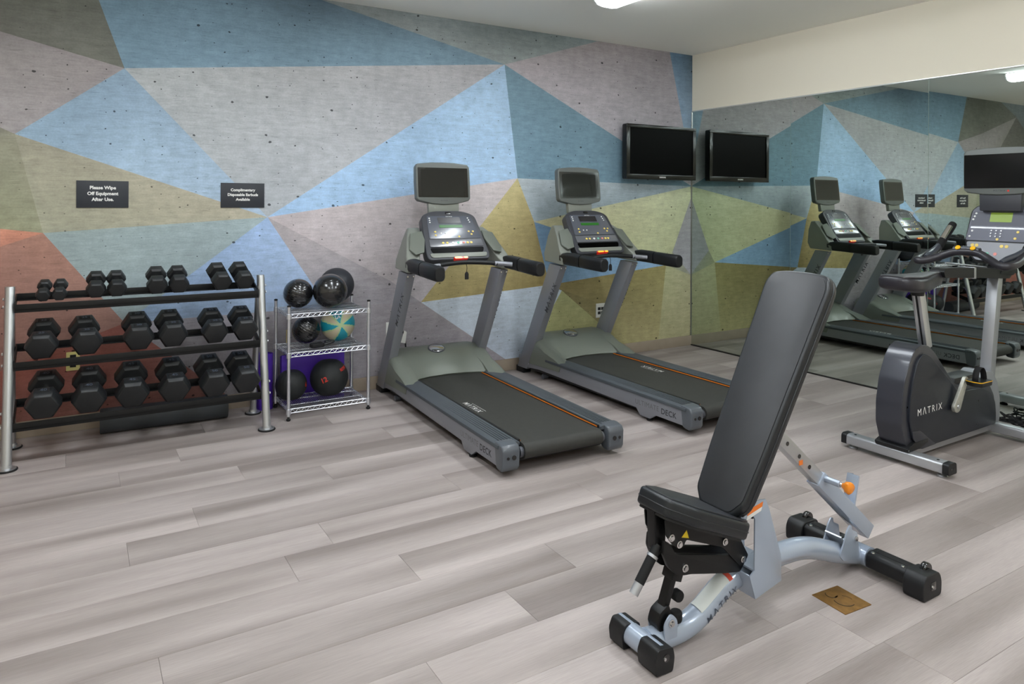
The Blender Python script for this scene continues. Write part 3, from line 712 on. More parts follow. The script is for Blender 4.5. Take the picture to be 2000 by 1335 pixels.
names = {1: ('top', ['smallest black hexagonal dumbbell, at the far left of the top tier', 'second small black hexagonal dumbbell from the left on the top tier', 'third black hexagonal dumbbell from the left on the top tier', 'fourth black hexagonal dumbbell from the left on the top tier',
   'fifth black hexagonal dumbbell from the left on the top tier', 'sixth black hexagonal dumbbell from the left on the top tier', 'seventh black hexagonal dumbbell on the top tier, left one of the end pair', 'black hexagonal dumbbell at the right end of the top tier']),
 2: ('middle', ['black hexagonal dumbbell at the far left of the middle tier', 'second black hexagonal dumbbell from the left on the middle tier', 'third black hexagonal dumbbell from the left on the middle tier', 'fourth black hexagonal dumbbell from the left on the middle tier', 'fifth black hexagonal dumbbell from the left on the middle tier', 'black hexagonal dumbbell at the right end of the middle tier']),
 3: ('bottom', ['large black hexagonal dumbbell at the far left of the bottom tier', 'second large black hexagonal dumbbell from the left on the bottom tier', 'third large black hexagonal dumbbell from the left on the bottom tier', 'fourth large black hexagonal dumbbell from the left on the bottom tier', 'fifth large black hexagonal dumbbell from the left on the bottom tier', 'large black hexagonal dumbbell at the right end of the bottom tier'])}
LT = {1: [.17, .17, .20, .20, .21, .21, .22, .22], 2: [.27]*6, 3: [.31]*6}
NUM = {1: ['5', '5', '10', '10', '15', '15', '20', '20'], 2: ['25', '25', '30', '30', '35', '35'], 3: ['40', '40', '45', '45', '50', '50']}
cache = {}
for tier, rows in DB.items():
    for i, (xf, zf, xr, zr, wdt) in enumerate(rows):
        L_ = LT[tier][i]
        key = (tier, NUM[tier][i])
        wdt = {(1, 0): .0795, (1, 1): .110, (1, 2): .123, (1, 3): .129}.get((tier, i//2), rows[i//2*2][4])
        if key in cache: d = copy_tree(cache[key])
        else: d = make_dumbbell(wdt, L_, NUM[tier][i]); cache[key] = d
        yaw = math.atan2(-(xr-xf), L_*.65)*.6
        z, yf, yr, dz = TI[tier-1]
        slope = (dz+.004)/(yr-yf+.002); pitch = math.atan(slope)      # rear head higher, as the rails are
        # resting: centre line parallel to the slope of the two rails, heads' flats on them
        hh = wdt/2*.866
        d.rotation_euler = (pitch, 0, yaw)
        fwd = Vector((math.sin(-yaw)*math.cos(pitch), math.cos(yaw)*math.cos(pitch), math.sin(pitch)))
        zb = z+.0075+(YF[tier]-R0[1]-(yf-.006))*slope
        front = Vector((xf, YF[tier], zb+hh/math.cos(pitch)))
        d.location = front+fwd*L_/2
        d['label'] = names[tier][1][i]; d['category'] = 'dumbbell'; d['group'] = 'black hexagonal dumbbells on the three-tier rack'

# foam roller on the floor under the rack
fr = tag(MB().lathe([(.076, 0), (.078, .004), (.078, .756), (.076, .76)], 28).build('foam_roller', 'foam_dark'), 'long dark grey foam roller on the floor under the dumbbell rack', 'roller')
fr.rotation_euler = (0, rad(90), rad(-3)); fr.location = (-5.375, -.155, .079)

# ------------------------------------------------ wire shelf
W0 = (-3.995, -.315)
ws = thing('wire_shelf', 'small chrome wire shelving unit holding the exercise balls', 'shelf', (W0[0], W0[1], 0))
for sx in (-1, 1):
    for sy in (-1, 1):
        px, py = sx*.282, sy*.185
        MB().tube([(px, py, .03), (px, py, .775)], .0115, 12).build('post', 'wire_chrome', ws)
        MB().lathe([(.0125, 0), (.0125, .01), (.0001, .013)], 12, lambda p: Vector((px+p[0], py+p[1], .772+p[2]))).build('post_cap', 'black_plastic', ws)
        MB().lathe([(.011, 0), (.015, .006), (.015, .012), (.008, .018), (.008, .032)], 12, lambda p: Vector((px+p[0], py+p[1], p[2]))).build('leveling_foot', 'black_rubber', ws)
        for z in (.72, .455, .075):
            MB().lathe([(.0118, -.02), (.017, -.018), (.015, .016), (.0118, .018)], 12, lambda p, z=z: Vector((px+p[0], py+p[1], z-.012+p[2]))).build('collar', 'wire_chrome', ws)
for z in (.72, .455, .075):
    sh = MB(); hx, hy = .272, .175
    for zz in (z, z-.026):
        sh.tube([(-hx, -hy, zz), (hx, -hy, zz), (hx, hy, zz), (-hx, hy, zz)], .0042, 6, closed=True)
    o = sh.build('shelf_frame', 'wire_chrome', ws)
    zg = MB()
    n = 14
    for sy in (-1, 1):
        pts = [(-hx+2*hx*k/(2*n), sy*hy, z-.003 if k % 2 else z-.023) for k in range(2*n+1)]
        zg.tube(pts, .0032, 5)
    for sx in (-1, 1):
        m_ = 8; pts = [(sx*hx, -hy+2*hy*k/(2*m_), z-.003 if k % 2 else z-.023) for k in range(2*m_+1)]
        zg.tube(pts, .0032, 5)
    tag(zg.build('truss_wire', 'wire_chrome', o), kind='stuff')
    wires = MB()
    for k in range(44):
        x = -hx+.01+(2*hx-.02)*k/43
        wires.tube([(x, -hy, z+.003), (x, hy, z+.003)], .0021, 5)
    for yy in (-.07, .07): wires.tube([(-hx, yy, z-.001), (hx, yy, z-.001)], .0028, 6)
    tag(wires.build('deck_wires', 'wire_chrome', o), kind='stuff')

def sphere(nm, r, m_, parent=None, loc=None, seg=40, sq=1.0):
    n = seg//2
    prof = [(max(r*math.sin(PI*k/n), .00001), -r*math.cos(PI*k/n)*sq) for k in range(n+1)]
    return MB().lathe(prof, seg).build(nm, m_, parent, loc=loc, sharp=80)
def ridged_ball(nm, r, m_, label, loc, rot, ridges=(), depth=.0016):
    """ball with fine moulded grooves around its axis"""
    n = 72; prof = []
    for k in range(n+1):
        a = PI*k/n; rr = r
        for c in ridges:
            d = abs(math.degrees(a)-c)
            if d < 1.4: rr = r-depth*(1-d/1.4)
        prof.append((max(rr*math.sin(a), .00001), -rr*math.cos(a)))
    o = MB().lathe(prof, 48).build(nm, m_, sharp=60)
    o.location = loc; o.rotation_euler = rot
    return tag(o, label, 'ball')
ridged_ball('exercise_ball', .103, 'ball_gloss', 'smallest glossy black ball, at the left of the top wire shelf', (-4.150, -.25, .7265+.103), (rad(20), rad(10), 0), (30, 45, 60, 75, 90, 105, 120, 135, 150))
ridged_ball('exercise_ball', .121, 'ball_gloss', 'large glossy black ribbed ball at the front middle of the top wire shelf', (-3.952, -.362, .7265+.121), (rad(8), rad(-5), 0), (40, 48, 56, 64, 72, 108, 116, 124, 132, 140))
ridged_ball('exercise_ball', .129, 'ball_matte', 'dull black ball behind the ribbed one on the top wire shelf', (-3.832, -.134, .7265+.129+.003), (rad(50), rad(30), 0), (90,))
b4 = ridged_ball('exercise_ball', .098, 'ball_gloss', 'glossy black ball on the middle wire shelf with grooves like a seashell', (-4.088, -.235, .4615+.098), (rad(15), rad(28), 0), (35, 45, 55, 65, 75, 85, 95, 105, 115, 125, 135, 145))
# leather medicine balls with flattened ends and stitched panels
def med_ball(r, label, loc, rot, marks):
    n = 40; seg = 48; v = []; f = []
    for i in range(n+1):
        a = PI*i/n
        for k in range(seg):
            t = 2*PI*k/seg
            pan = abs(((t/(2*PI)*8) % 1)-.5)*2      # 8 gores, slightly puffed
            rr = r*(.985+.015*(1-(1-pan)**0*pan**8)) if False else r*(1-.018*pan**10*math.sin(a))
            z = -math.cos(a)*rr
            z = max(-r*.90, min(r*.90, z))
            v.append((rr*math.sin(a)*math.cos(t), rr*math.sin(a)*math.sin(t), z))
    for i in range(n):
        for k in range(seg): f.append((i*seg+k, i*seg+(k+1) % seg, (i+1)*seg+(k+1) % seg, (i+1)*seg+k))
    o = MB().add(v, f).build('medicine_ball', 'ball_leather', sharp=60)
    o.location = loc; o.rotation_euler = rot; tag(o, label, 'ball')
    for s_, size, lon, lat, tw in marks:
        def fn(a, b, lon=lon, lat=lat, tw=tw):
            ca, sa = math.cos(tw), math.sin(tw); a, b = a*ca-b*sa, a*sa+b*ca
            lo = lon+a/(r*math.cos(lat)); la = lat+b/r; q = r*1.004
            return Matrix.Rotation(-rot[2], 3, 'Z') @ Matrix.Identity(3) @ Vector((q*math.cos(la)*math.cos(lo), q*math.cos(la)*math.sin(lo), q*math.sin(la)))
        text('lettering', s_, size, 'red_print', o, fn, bold=.0012)
    return o
# the marks' longitude is world-facing: -90 deg faces the room
med_ball(.110, 'smaller black medicine ball with one red mark on the bottom wire shelf', (-4.195, -.245, .0815+.098), (0, 0, rad(20)), [('6', .045, rad(-38), rad(2), 0)])
med_ball(.136, 'larger black medicine ball with two red prints on the bottom wire shelf', (-3.925, -.262, .0815+.1215), (0, 0, rad(50)), [('12', .05, rad(-122), rad(4), rad(25)), ('RITFIT', .030, rad(-46), rad(32), rad(10))])
# the teal and tan ball: eight gores meeting at a pole that faces the room
def panel_ball():
    r = .124; n = 48; seg = 96; loc = (-3.855, -.235, .4615+r)
    t = thing('basketball', 'teal and tan basketball on the middle wire shelf', 'ball', loc)
    ax = Vector((-.12, -.97, .06)).normalized(); q_ = ax.to_track_quat('Z', 'Y').to_matrix()
    bounds = [0, 42, 84, 140, 176, 216, 262, 318, 360]
    MBs = {'tan': MB(), 'teal': MB(), 'seam': MB()}
    V = lambda i, k: Vector((math.sin(PI*i/n)*math.cos(2*PI*k/seg), math.sin(PI*i/n)*math.sin(2*PI*k/seg), math.cos(PI*i/n)))
    for i in range(n):
        for k in range(seg):
            q = [V(i, k), V(i, k+1), V(i+1, k+1), V(i+1, k)]; c = sum(q, Vector())/4
            a = (360*(k+.5)/seg+12*math.sin(PI*(i+.5)/n)) % 360; w_ = math.sin(PI*(i+.5)/n)
            sd = min(abs(a-b_) for b_ in bounds)*w_
            g = sum(1 for b_ in bounds if a >= b_)
            key = 'seam' if sd < 2.6 else ('teal' if g % 2 else 'tan')
            rr = r*.993 if key == 'seam' else r
            MBs[key].add([q_ @ (p*rr) for p in q], [(0, 1, 2, 3)])
    MBs['tan'].build('tan_panels', 'ball_tan', t, sharp=60); MBs['teal'].build('teal_panels', 'ball_teal', t, sharp=60)
    MBs['seam'].build('seam', 'ball_seam', t, sharp=60)
    def fn(a, b):
        lo = rad(-112)+a/(r*.8); la = rad(36)+b/r; q = r*1.006
        return Vector((q*math.cos(la)*math.cos(lo), q*math.cos(la)*math.sin(lo), q*math.sin(la)))
    text('lettering', 'SIS', .045, 'ink_white', t, lambda a, b: fn(a*.4+b*.92, -a*.92+b*.4), bold=.001)
panel_ball()
# black strap weight before the grooved ball
sw = thing('ankle_weight', 'black padded strap weight lying before the grooved ball', 'weight', (-4.03, -.40, .4615))
MB().box(-.075, .02, -.028, .028, 0, .030).build('pad', 'black_rubber', sw, bevel=.012, seg=3, rot=(0, 0, rad(12)))
MB().tube([(.02, -.02, .02), (.06, -.025, .028), (.09, 0, .03), (.08, .03, .028), (.04, .03, .022)], .014, 10, sub=4, flat=.7).build('strap', 'black_plastic', sw)
tag(MB().box(-4.205, -4.178, -.155, -.13, .4615, .555).build('small_carton', 'tan_card', bevel=.002), 'small tan carton standing behind the grooved black ball', 'box')
# purple mats
rm = thing('rolled_mat', 'rolled purple exercise mat standing between the rack and the wire shelf', 'mat', (-4.350, -.118, 0))
sp = [(0.012+.0026*k/2*.9)*1 for k in range(40)]
pts = []
for k in range(61):
    a = k/60*5.5*2*PI; rr = .010+.048*k/60; pts.append((rr*math.cos(a), rr*math.sin(a)))
out = [(x*(1+.004/max(.01, math.hypot(x, y))), y*(1+.004/max(.01, math.hypot(x, y)))) for x, y in pts]
m_ = MB(); n = len(pts)
for z in (0, .395): m_.v += [Vector((x, y, z)) for x, y in pts]+[Vector((x, y, z)) for x, y in out]
for k in range(n-1):
    m_.f += [(n+k, n+k+1, 3*n+k+1, 3*n+k), (k+1, k, 2*n+k, 2*n+k+1), (k, k+1, n+k+1, n+k), (2*n+k+1, 2*n+k, 3*n+k, 3*n+k+1)]
m_.f += [(n-1, 2*n-1, 4*n-1, 3*n-1)]
m_.build('mat_coil', 'purple_foam', rm, sharp=50)
fm = thing('folded_mat', 'folded purple exercise mat leaning on the wall behind the wire shelf', 'mat', (-3.995, -.075, 0))
for k in range(3):
    MB().box(-.235, .235, -.035+.017*k, -.019+.017*k, 0, .365-.006*k).build('mat_layer', 'purple_foam', fm, bevel=.006)
# ------------------------------------------------ adjustable weight bench (local origin on the floor under its middle)
BX, BY = -3.33, -3.645
bn = thing('weight_bench', 'adjustable weight bench with black pads on a pale blue-grey frame', 'bench', (BX, BY, 0))
def W(x, z, y=0.0): return Vector((x-BX, y, z))      # world x,z on the bench's middle plane
LX = lambda pts: [(x-BX, z) for x, z in pts]
# front foot
fx = -3.915-BX
MB().tube([(fx, -.085, .047), (fx, .125, .047)], .036, 24).build('front_foot_tube', 'bench_paint', bn)
for y0, y1 in ((-.105, -.020), (.055, .125)):
    prof = rpoly([(fx-.038, .004), (fx+.034, .0), (fx+.042, .045), (fx+.034, .078), (fx-.028, .086), (fx-.044, .052)], .010, 3)
    o = MB().prism(prof, y0, y1, 'y').build('foot_cap', 'black_plastic', bn, bevel=.006, seg=3)
    yf = y0 if y0 < 0 else y1; d = -1 if y0 < 0 else 1
    MB().lathe([(.013, 0), (.013, .002), (.0001, .002)], 16, lambda p: Vector((fx+.004+p[0], yf+d*p[2], .052+p[1]))).build('cap_recess', 'black_gloss', o)
    MB().lathe([(.006, 0), (.005, .005), (.0001, .005)], 10, lambda p: Vector((fx-.004+p[0], yf+d*p[2], .052+p[1]))).build('screw', 'chrome', o)
    MB().box(fx-.03, fx+.03, y0+.006, y1-.006, 0, .006).build('rubber_pad', 'black_rubber', o)
# main spine
SP = [(-3.90, .047), (-3.83, .043), (-3.76, .042), (-3.70, .052), (-3.645, .075), (-3.545, .132), (-3.44, .160), (-3.33, .168), (-3.23, .168), (-3.14, .163), (-3.06, .148), (-2.98, .121), (-2.88, .085), (-2.76, .050)]
MB().tube([W(x, z) for x, z in SP], .041, 28, sub=4).build('spine_tube', 'bench_paint', bn)
# lettering and labels wrapped on the spine's near side
def on_spine(t, ang, off=.0008):
    """t along x (world), ang round the tube from the near side (-y) up"""
    x = t
    for i in range(len(SP)-1):
        if SP[i][0] <= x <= SP[i+1][0]:
            k = (x-SP[i][0])/(SP[i+1][0]-SP[i][0]); z = SP[i][1]*(1-k)+SP[i+1][1]*k
            d = Vector((SP[i+1][0]-SP[i][0], 0, SP[i+1][1]-SP[i][1])).normalized(); break
    up = Vector((-d.z, 0, d.x))
    return W(x, z)+Vector((0, -1, 0))*(math.cos(ang)*(.041+off))+up*(math.sin(ang)*(.041+off))
text('lettering', 'M\u039bTRIX', .037, 'ink_grey', bn, lambda a, b: on_spine(-3.590+a*.88, -.22+b/.041, .0022), bold=.0001, spacing=1.35)
def patch(nm, x0, x1, a0, a1, m_, off):
    g = MB(); nx, na = 10, 10; v = []; f = []
    for i in range(nx+1):
        for j in range(na+1): v.append(on_spine(x0+(x1-x0)*i/nx, a0+(a1-a0)*j/na, off))
    for i in range(nx):
        for j in range(na): q = i*(na+1)+j; f.append((q, q+1, q+na+2, q+na+1))
    return g.add(v, f).build(nm, m_, bn)
patch('warning_label', -3.668, -3.535, rad(40), rad(110), 'label_paper', .0026)
patch('warning_label', -3.534, -3.516, rad(40), rad(112), 'label_red', .0026)
# rear foot with black step covers
rx = -2.738-BX
MB().tube([(rx, -.30, .05), (rx, .26, .05)], .034, 20).build('rear_foot_tube', 'frame_grey_dark', bn)
MB().tube([(rx, -.055, .05), (rx, .055, .05)], .041, 24).build('rear_collar', 'bench_paint', bn)
for s in (-1, 1):
    a, b = sorted((s*.065, s*.235))
    pr = rpoly([(rx-.050, .028), (rx+.048, .028), (rx+.044, .078), (rx+.030, .088), (rx-.030, .088), (rx-.046, .078)], .012, 3)
    c = MB().prism(pr, a, b, 'y').build('step_cover', 'black_plastic', bn, bevel=.005, seg=2)
    a2, b2 = sorted((s*.085, s*.215))
    MB().box(rx-.012, rx+.024, a2, b2, .086, .0895).build('grip_strip', 'black_rubber', c, bevel=.002)
    for yy in (s*.082, s*.205):
        MB().lathe([(.008, 0), (.0065, .004), (.0001, .004)], 10, lambda p, yy=yy: Vector((rx-.026+p[0], yy+p[1], .087+p[2]))).build('screw', 'chrome', c)
    a, b = sorted((s*.225, s*.305))
    pr = rpoly([(rx-.064, .0), (rx+.062, .0), (rx+.066, .055), (rx+.05, .092), (rx-.045, .094), (rx-.066, .06)], .018, 4)
    e = MB().prism(pr, a, b, 'y').build('end_cap', 'black_plastic', bn, bevel=.006, seg=3)
    MB().box(rx-.012, rx+.020, *sorted((s*.304, s*.3065)), .032, .064).build('cap_recess', 'black_gloss', e, bevel=.002)
    MB().lathe([(.006, 0), (.005, .005), (.0001, .005)], 10, lambda p: Vector((rx-.006+p[0], s*(.3065)+s*p[2], .048+p[1]))).build('screw', 'chrome', e)
    MB().lathe([(.024, -.011), (.026, -.008), (.026, .008), (.024, .011)], 20, lambda p: Vector((rx+.030+p[0], s*.262+p[2], .088+p[1]))).build('transport_wheel', 'black_gloss', e)
# side plates round the spine
PL8 = [(-3.546, .425), (-3.530, .437), (-3.444, .449), (-3.418, .445), (-3.398, .405), (-3.334, .225), (-3.331, .132), (-3.470, .103), (-3.500, .190), (-3.475, .205), (-3.474, .385), (-3.482, .398), (-3.530, .395), (-3.546, .405)]
for s in (-1, 1):
    a, b = sorted((s*.080, s*.086))
    pl = MB().prism(LX(PL8), a, b, 'y').build('side_plate', 'bench_paint', bn, bevel=.0015)
    if s < 0:
        MB().prism(LX([(-3.515, .407), (-3.438, .424), (-3.434, .440), (-3.511, .426)]), -.0872, -.086, 'y').build('caution_label', 'label_orange', pl)
        MB().prism(LX([(-3.520, .392), (-3.444, .410), (-3.439, .4235), (-3.516, .4065)]), -.0872, -.086, 'y').build('caution_label_text', 'label_white', pl)
MB().prism(LX([(-3.500, .190), (-3.470, .103), (-3.464, .104), (-3.494, .192)]), -.080, .080, 'y').build('front_flange', 'bench_paint', bn, bevel=.001)
MB().prism(LX([(-3.470, .103), (-3.331, .132), (-3.331, .137), (-3.470, .108)]), -.080, .080, 'y').build('bottom_flange', 'bench_paint', bn, bevel=.001)
MB().box(-3.475-BX, -3.36-BX, -.080, .080, .200, .206).build('cross_plate', 'bench_paint', bn)

# pads
def pad(nm, F, outline, t, m_top, m_side, parent):
    """outline in the pad's plane; n from -t (back) to 0 (face)"""
    b = MB().prism(outline, -t, 0, 'z', F).build(nm, m_side, parent, bevel=.014, seg=4, sharp=50)
    return b
sF = frame(W(-3.868, .535), (.934, 0, -.385), (0, 1, 0), (.385, 0, .934))   # u back along the seat, v across
so = rpoly([(0, .070), (0, -.070), (.035, -.086), (.10, -.118), (.345, -.128), (.375, -.100), (.375, .100), (.345, .128), (.10, .118), (.035, .086)], .02, 3)
seat = pad('seat', sF, so, .058, 'bench_side', 'bench_side', bn)
si = [(.012+(x)*.955, y*.915) for x, y in so]
MB().prism(si, -.001, .0035, 'z', sF).build('seat_top', 'bench_vinyl', seat, bevel=.003, seg=2)
# stitched seams
def seam(F, outline, n, parent, r=.0018):
    MB().tube([F((x, y, n)) for x, y in outline], r, 6, closed=True).build('seam_piping', 'bench_side', parent)
seam(sF, [(.188+(x-.188)*1.004, y*1.006) for x, y in so], -.03, seat)
MB().prism(so, -.066, -.056, 'z', lambda p: sF((.188+(p[0]-.188)*.94, p[1]*.92, p[2]))).build('seat_board', 'black_plastic', seat)
bF = frame(W(-3.578, .432), (0, 1, 0), (.497, 0, .868), (-.868, 0, .497))    # v up the back
bo = rpoly([(-.070, -.022), (.070, -.022), (.110, .028), (.122, .20), (.146, .87), (.126, .915), (.06, .926), (-.06, .926), (-.126, .915), (-.146, .87), (-.122, .20), (-.110, .028)], [.018, .018, .018, .03, .03, .03, .03, .03, .03, .03, .03, .018], 4)
back = pad('backrest', bF, bo, .056, 'bench_side', 'bench_side', bn)
bi = [(x*.915, .012+y*.972) for x, y in bo]
MB().prism(bi, -.001, .0035, 'z', bF).build('backrest_face', 'bench_vinyl', back, bevel=.003, seg=2)
seam(bF, [(x*1.006, y) for x, y in bo], -.030, back)
MB().prism(bo, -.066, -.054, 'z', lambda p: bF((p[0]*.92, .02+p[1]*.955, p[2]))).build('backrest_board', 'black_plastic', back)
# beam behind the backrest, hinge neck and adjustment strut
bm0 = bF((0, -.03, -.10)); bm1 = bF((0, .60, -.085))
MB().bar(bm0, bm1, .05, .05, up=(1, 0, 0)).build('back_beam', 'black_powder', bn, bevel=.004)
MB().bar(W(-3.50, .36), bF((0, .05, -.09)), .10, .05, up=(1, 0, 0)).build('hinge_neck', 'black_powder', bn, bevel=.005)
MB().tube([W(-3.478, .40, -.079), W(-3.478, .40, .079)], .014, 14).build('hinge_pin', 'black_powder', bn)
st0, st1, st2 = Vector((-3.245, 0, .612)), Vector((-3.018, 0, .417)), Vector((-2.690, 0, .132))
o_ = Vector((-BX, 0, 0))
dS = (st1-st0).normalized(); nS = Vector((-dS.z, 0, dS.x))
STW = .050
MB().bar(st0+o_-dS*.05, st1+o_+dS*.06, .042, STW, up=(0, 0, 1)).build('inner_strut', 'satin_silver', bn, bevel=.003)
strut = bpy.data.objects['inner_strut']
for k in (.12, .43, .70):
    c = st0+(st1-st0)*k+o_
    MB().lathe([(.0085, 0), (.0085, .0015), (.0001, .0015)], 12, lambda p, c=c: Vector((c.x+p[0], -.021-p[2], c.z+p[1]))).build('adjustment_hole', 'black_gloss', strut)
c = st0+(st1-st0)*.50+o_-nS*.012
MB().box(c.x-.010, c.x+.012, -.0222, -.021, c.z-.012, c.z+.006).build('position_mark', 'label_orange', strut)
slv = MB().bar(st1+o_, st2+o_, .058, .060, up=(0, 0, 1)).build('strut_sleeve', 'bench_paint', bn, bevel=.003)
kc = st1+o_+dS*.018+nS*.012
pin = MB().tube([(kc.x, -.028, kc.z), (kc.x, -.092, kc.z)], .0125, 16).build('pull_pin', 'bench_paint', bn)
MB().tube([(kc.x, -.092, kc.z), (kc.x, -.106, kc.z)], .008, 12).build('pin_shaft', 'chrome', pin)
kn = []
for y, r in ((-.103, .009), (-.112, .013), (-.119, .020), (-.134, .023), (-.139, .019)):
    ring = []
    for k in range(24):
        a = 2*PI*k/24; q = r*(1+.10*math.cos(3*a))
        ring.append((kc.x+q*math.cos(a), y, kc.z+q*math.sin(a)))
    kn.append(ring)
MB().loft(kn).build('pull_knob', 'knob_orange', pin, sharp=50)
# upright peg behind the sleeve, hooked brackets and pivot
MB().bar(W(-2.792, .21, .012), W(-2.752, .372, .012), .050, .010, up=(1, 0, 0)).build('peg_plate', 'bench_paint', bn, bevel=.002)
MB().bar(W(-2.775, .22, .037), W(-2.735, .366, .037), .008, .035, up=(1, 0, 0)).build('peg_web', 'bench_paint', bn, bevel=.001)
HK = [(-2.925, .098), (-2.900, .140), (-2.880, .185), (-2.862, .205), (-2.850, .205), (-2.846, .185), (-2.812, .168), (-2.795, .075), (-2.80, .062), (-2.90, .072)]
for s in (-1, 1):
    a, b = sorted((s*.038, s*.045))
    h = MB().prism(LX(rpoly(HK, .006, 2)), a, b, 'y').build('hook_bracket', 'bench_paint', bn, bevel=.0015)
    MB().lathe([(.010, 0), (.009, .006), (.0001, .006)], 10, lambda p: Vector((-2.822-BX+p[0], s*(.045+p[2]), .145+p[1]))).build('bolt', 'chrome', h)
MB().bar(W(-2.905, .165), W(-2.845, .085), .072, .006, up=(1, 0, 1)).build('stop_plate', 'satin_silver', bn)
# black seat carriage
SF = [(-3.868, .460), (-3.862, .405), (-3.838, .374), (-3.806, .350), (-3.786, .352), (-3.772, .372), (-3.60, .305), (-3.516, .222), (-3.485, .222), (-3.468, .245), (-3.530, .345), (-3.50, .372), (-3.55, .405)]
for s in (-1, 1):
    a, b = sorted((s*.046, s*.052))
    pl = MB().prism(LX(rpoly(SF, .006, 2)), a, b, 'y').build('seat_plate', 'black_powder', bn, bevel=.0015)
    for x, z in ((-3.842, .396), (-3.806, .366), (-3.590, .322), (-3.497, .238)):
        MB().lathe([(.0125, 0), (.0125, .004), (.0085, .005), (.008, .009), (.0001, .009)], 12, lambda p, x=x, z=z: Vector((x-BX+p[0], s*(.052+p[2]), z+p[1]))).build('bolt', 'chrome', pl)
    if s < 0: MB().prism(LX([(-3.795, .386), (-3.762, .376), (-3.772, .405)]), -.0528, -.052, 'y').build('pinch_label', 'label_yellow', pl)
LK = [(-3.862, .388), (-3.838, .372), (-3.815, .335), (-3.793, .325), (-3.575, .268), (-3.50, .255), (-3.470, .225), (-3.50, .190), (-3.579, .205), (-3.744, .246), (-3.775, .250), (-3.81, .262), (-3.845, .295), (-3.868, .345)]
for s in (-1, 1):
    a, b = sorted((s*.030, s*.044))
    l_ = MB().prism(LX(rpoly(LK, .008, 2)), a, b, 'y').build('link_arm', 'black_powder', bn, bevel=.002)
    MB().lathe([(.0135, 0), (.0135, .004), (.009, .005), (.0085, .010), (.0001, .010)], 12, lambda p: Vector((-3.772-BX+p[0], s*(.044+p[2]), .275+p[1]))).build('bolt', 'chrome', l_)
MB().prism(LX(rpoly([(-3.885, .485), (-3.882, .41), (-3.878, .345), (-3.855, .325), (-3.835, .34), (-3.83, .46)], .008, 2)), -.018, .020, 'y').build('lever_housing', 'black_powder', bn, bevel=.004)
lv0, lv1, lv2, lv3, lv4 = [W(x, z, -.012) for x, z in ((-3.862, .362), (-3.884, .334), (-3.890, .327), (-3.944, .257), (-3.968, .227))]
MB().tube([lv0, lv1], .0165, 16).build('release_lever', 'black_powder', bn)
MB().tube([lv1, lv2], .019, 18).build('lever_ring', 'alu_silver', bn)
MB().tube([lv2, lv3], .0165, 18).build('lever_grip', 'black_rubber', bn)
MB().tube([lv3, lv4], .0155, 18).build('lever_tip', 'alu_silver', bn)
# leg down to the front foot
MB().bar(W(-3.772, .285), W(-3.838, .118), .034, .024, up=(1, 0, 0)).build('seat_leg', 'black_powder', bn, bevel=.003)
MB().bar(W(-3.775, .262), W(-3.790, .225), .052, .046, up=(1, 0, 0)).build('leg_collar', 'black_powder', bn, bevel=.004)
MB().prism(LX(rpoly([(-3.862, .138), (-3.822, .158), (-3.806, .105), (-3.818, .078), (-3.860, .072), (-3.876, .10)], .01, 3)), -.024, .024, 'y').build('leg_clamp', 'black_powder', bn, bevel=.004)
MB().lathe([(.018, 0), (.021, .008), (.021, .030), (.017, .036)], 18, lambda p: W(-3.785, .088)+Vector((p[0], -.018+p[1], p[2]))).build('rubber_stop', 'black_rubber', bn, bevel=.002)
MB().lathe([(.009, -.022), (.009, .002)], 12, lambda p: W(-3.785, .088)+Vector((p[0], -.018+p[1], p[2]))).build('stop_stud', 'bench_paint', bn)
MB().lathe([(.018, -.014), (.020, -.010), (.020, .010), (.018, .014)], 18, lambda p: W(-3.768, .165)+Vector((p[0], -.006+p[2], p[1]))).build('leg_roller', 'black_rubber', bn)
for s in (-1, 1):
    a, b = sorted((s*.034, s*.040))
    pv = MB().prism(LX(rpoly([(-3.855, .040), (-3.800, .040), (-3.798, .108), (-3.828, .138), (-3.858, .108)], .016, 4)), a, b, 'y').build('pivot_plate', 'bench_paint', bn, bevel=.0015)
    MB().lathe([(.0125, 0), (.0125, .004), (.009, .005), (.008, .010), (.0001, .010)], 12, lambda p: Vector((-3.828-BX+p[0], s*(.040+p[2]), .105+p[1]))).build('bolt', 'chrome', pv)
# brass floor plate
fp = thing('floor_plate', 'brass floor box cover set in the planks beside the weight bench', 'floor cover', (-3.043, -3.775, 0), rad(-4))
MB().box(-.072, .072, -.074, .074, 0, .003).build('plate', 'brass', fp, bevel=.0012)
MB().lathe([(.036, .003), (.036, .0036), (.0001, .0036)], 28, lambda p: Vector((p[0], -.012+p[1], p[2]))).build('cap', 'brass', fp)
MB().lathe([(.022, .003), (.022, .0036), (.0001, .0036)], 24, lambda p: Vector((p[0]-.006, .038+p[1], p[2]))).build('small_cap', 'brass', fp)
MB().tube([(.036*math.cos(rad(a)), -.012+.036*math.sin(rad(a)), .0032) for a in range(150, 300, 10)], .0016, 6).build('cap_gap', 'brass_dark', fp)
MB().tube([(-.006+.022*math.cos(rad(a)), .038+.022*math.sin(rad(a)), .0032) for a in range(120, 270, 12)], .0014, 6).build('cap_gap', 'brass_dark', fp)
MB().tube([(.036*math.cos(rad(a)), -.012+.036*math.sin(rad(a)), .0032) for a in range(-10, 60, 10)], .0012, 6).build('cap_gap', 'brass_dark', fp)
# ------------------------------------------------ upright exercise bike by the mirrors
KX, KY = -1.0, -3.045
bk = thing('exercise_bike', 'dark upright exercise bike with a lit console beside the mirror wall', 'exercise bike', (KX, KY, 0))
KL = lambda pts: [(x-KX, z) for x, z in pts]
def K(x, y, z): return Vector((x-KX, y-KY, z))
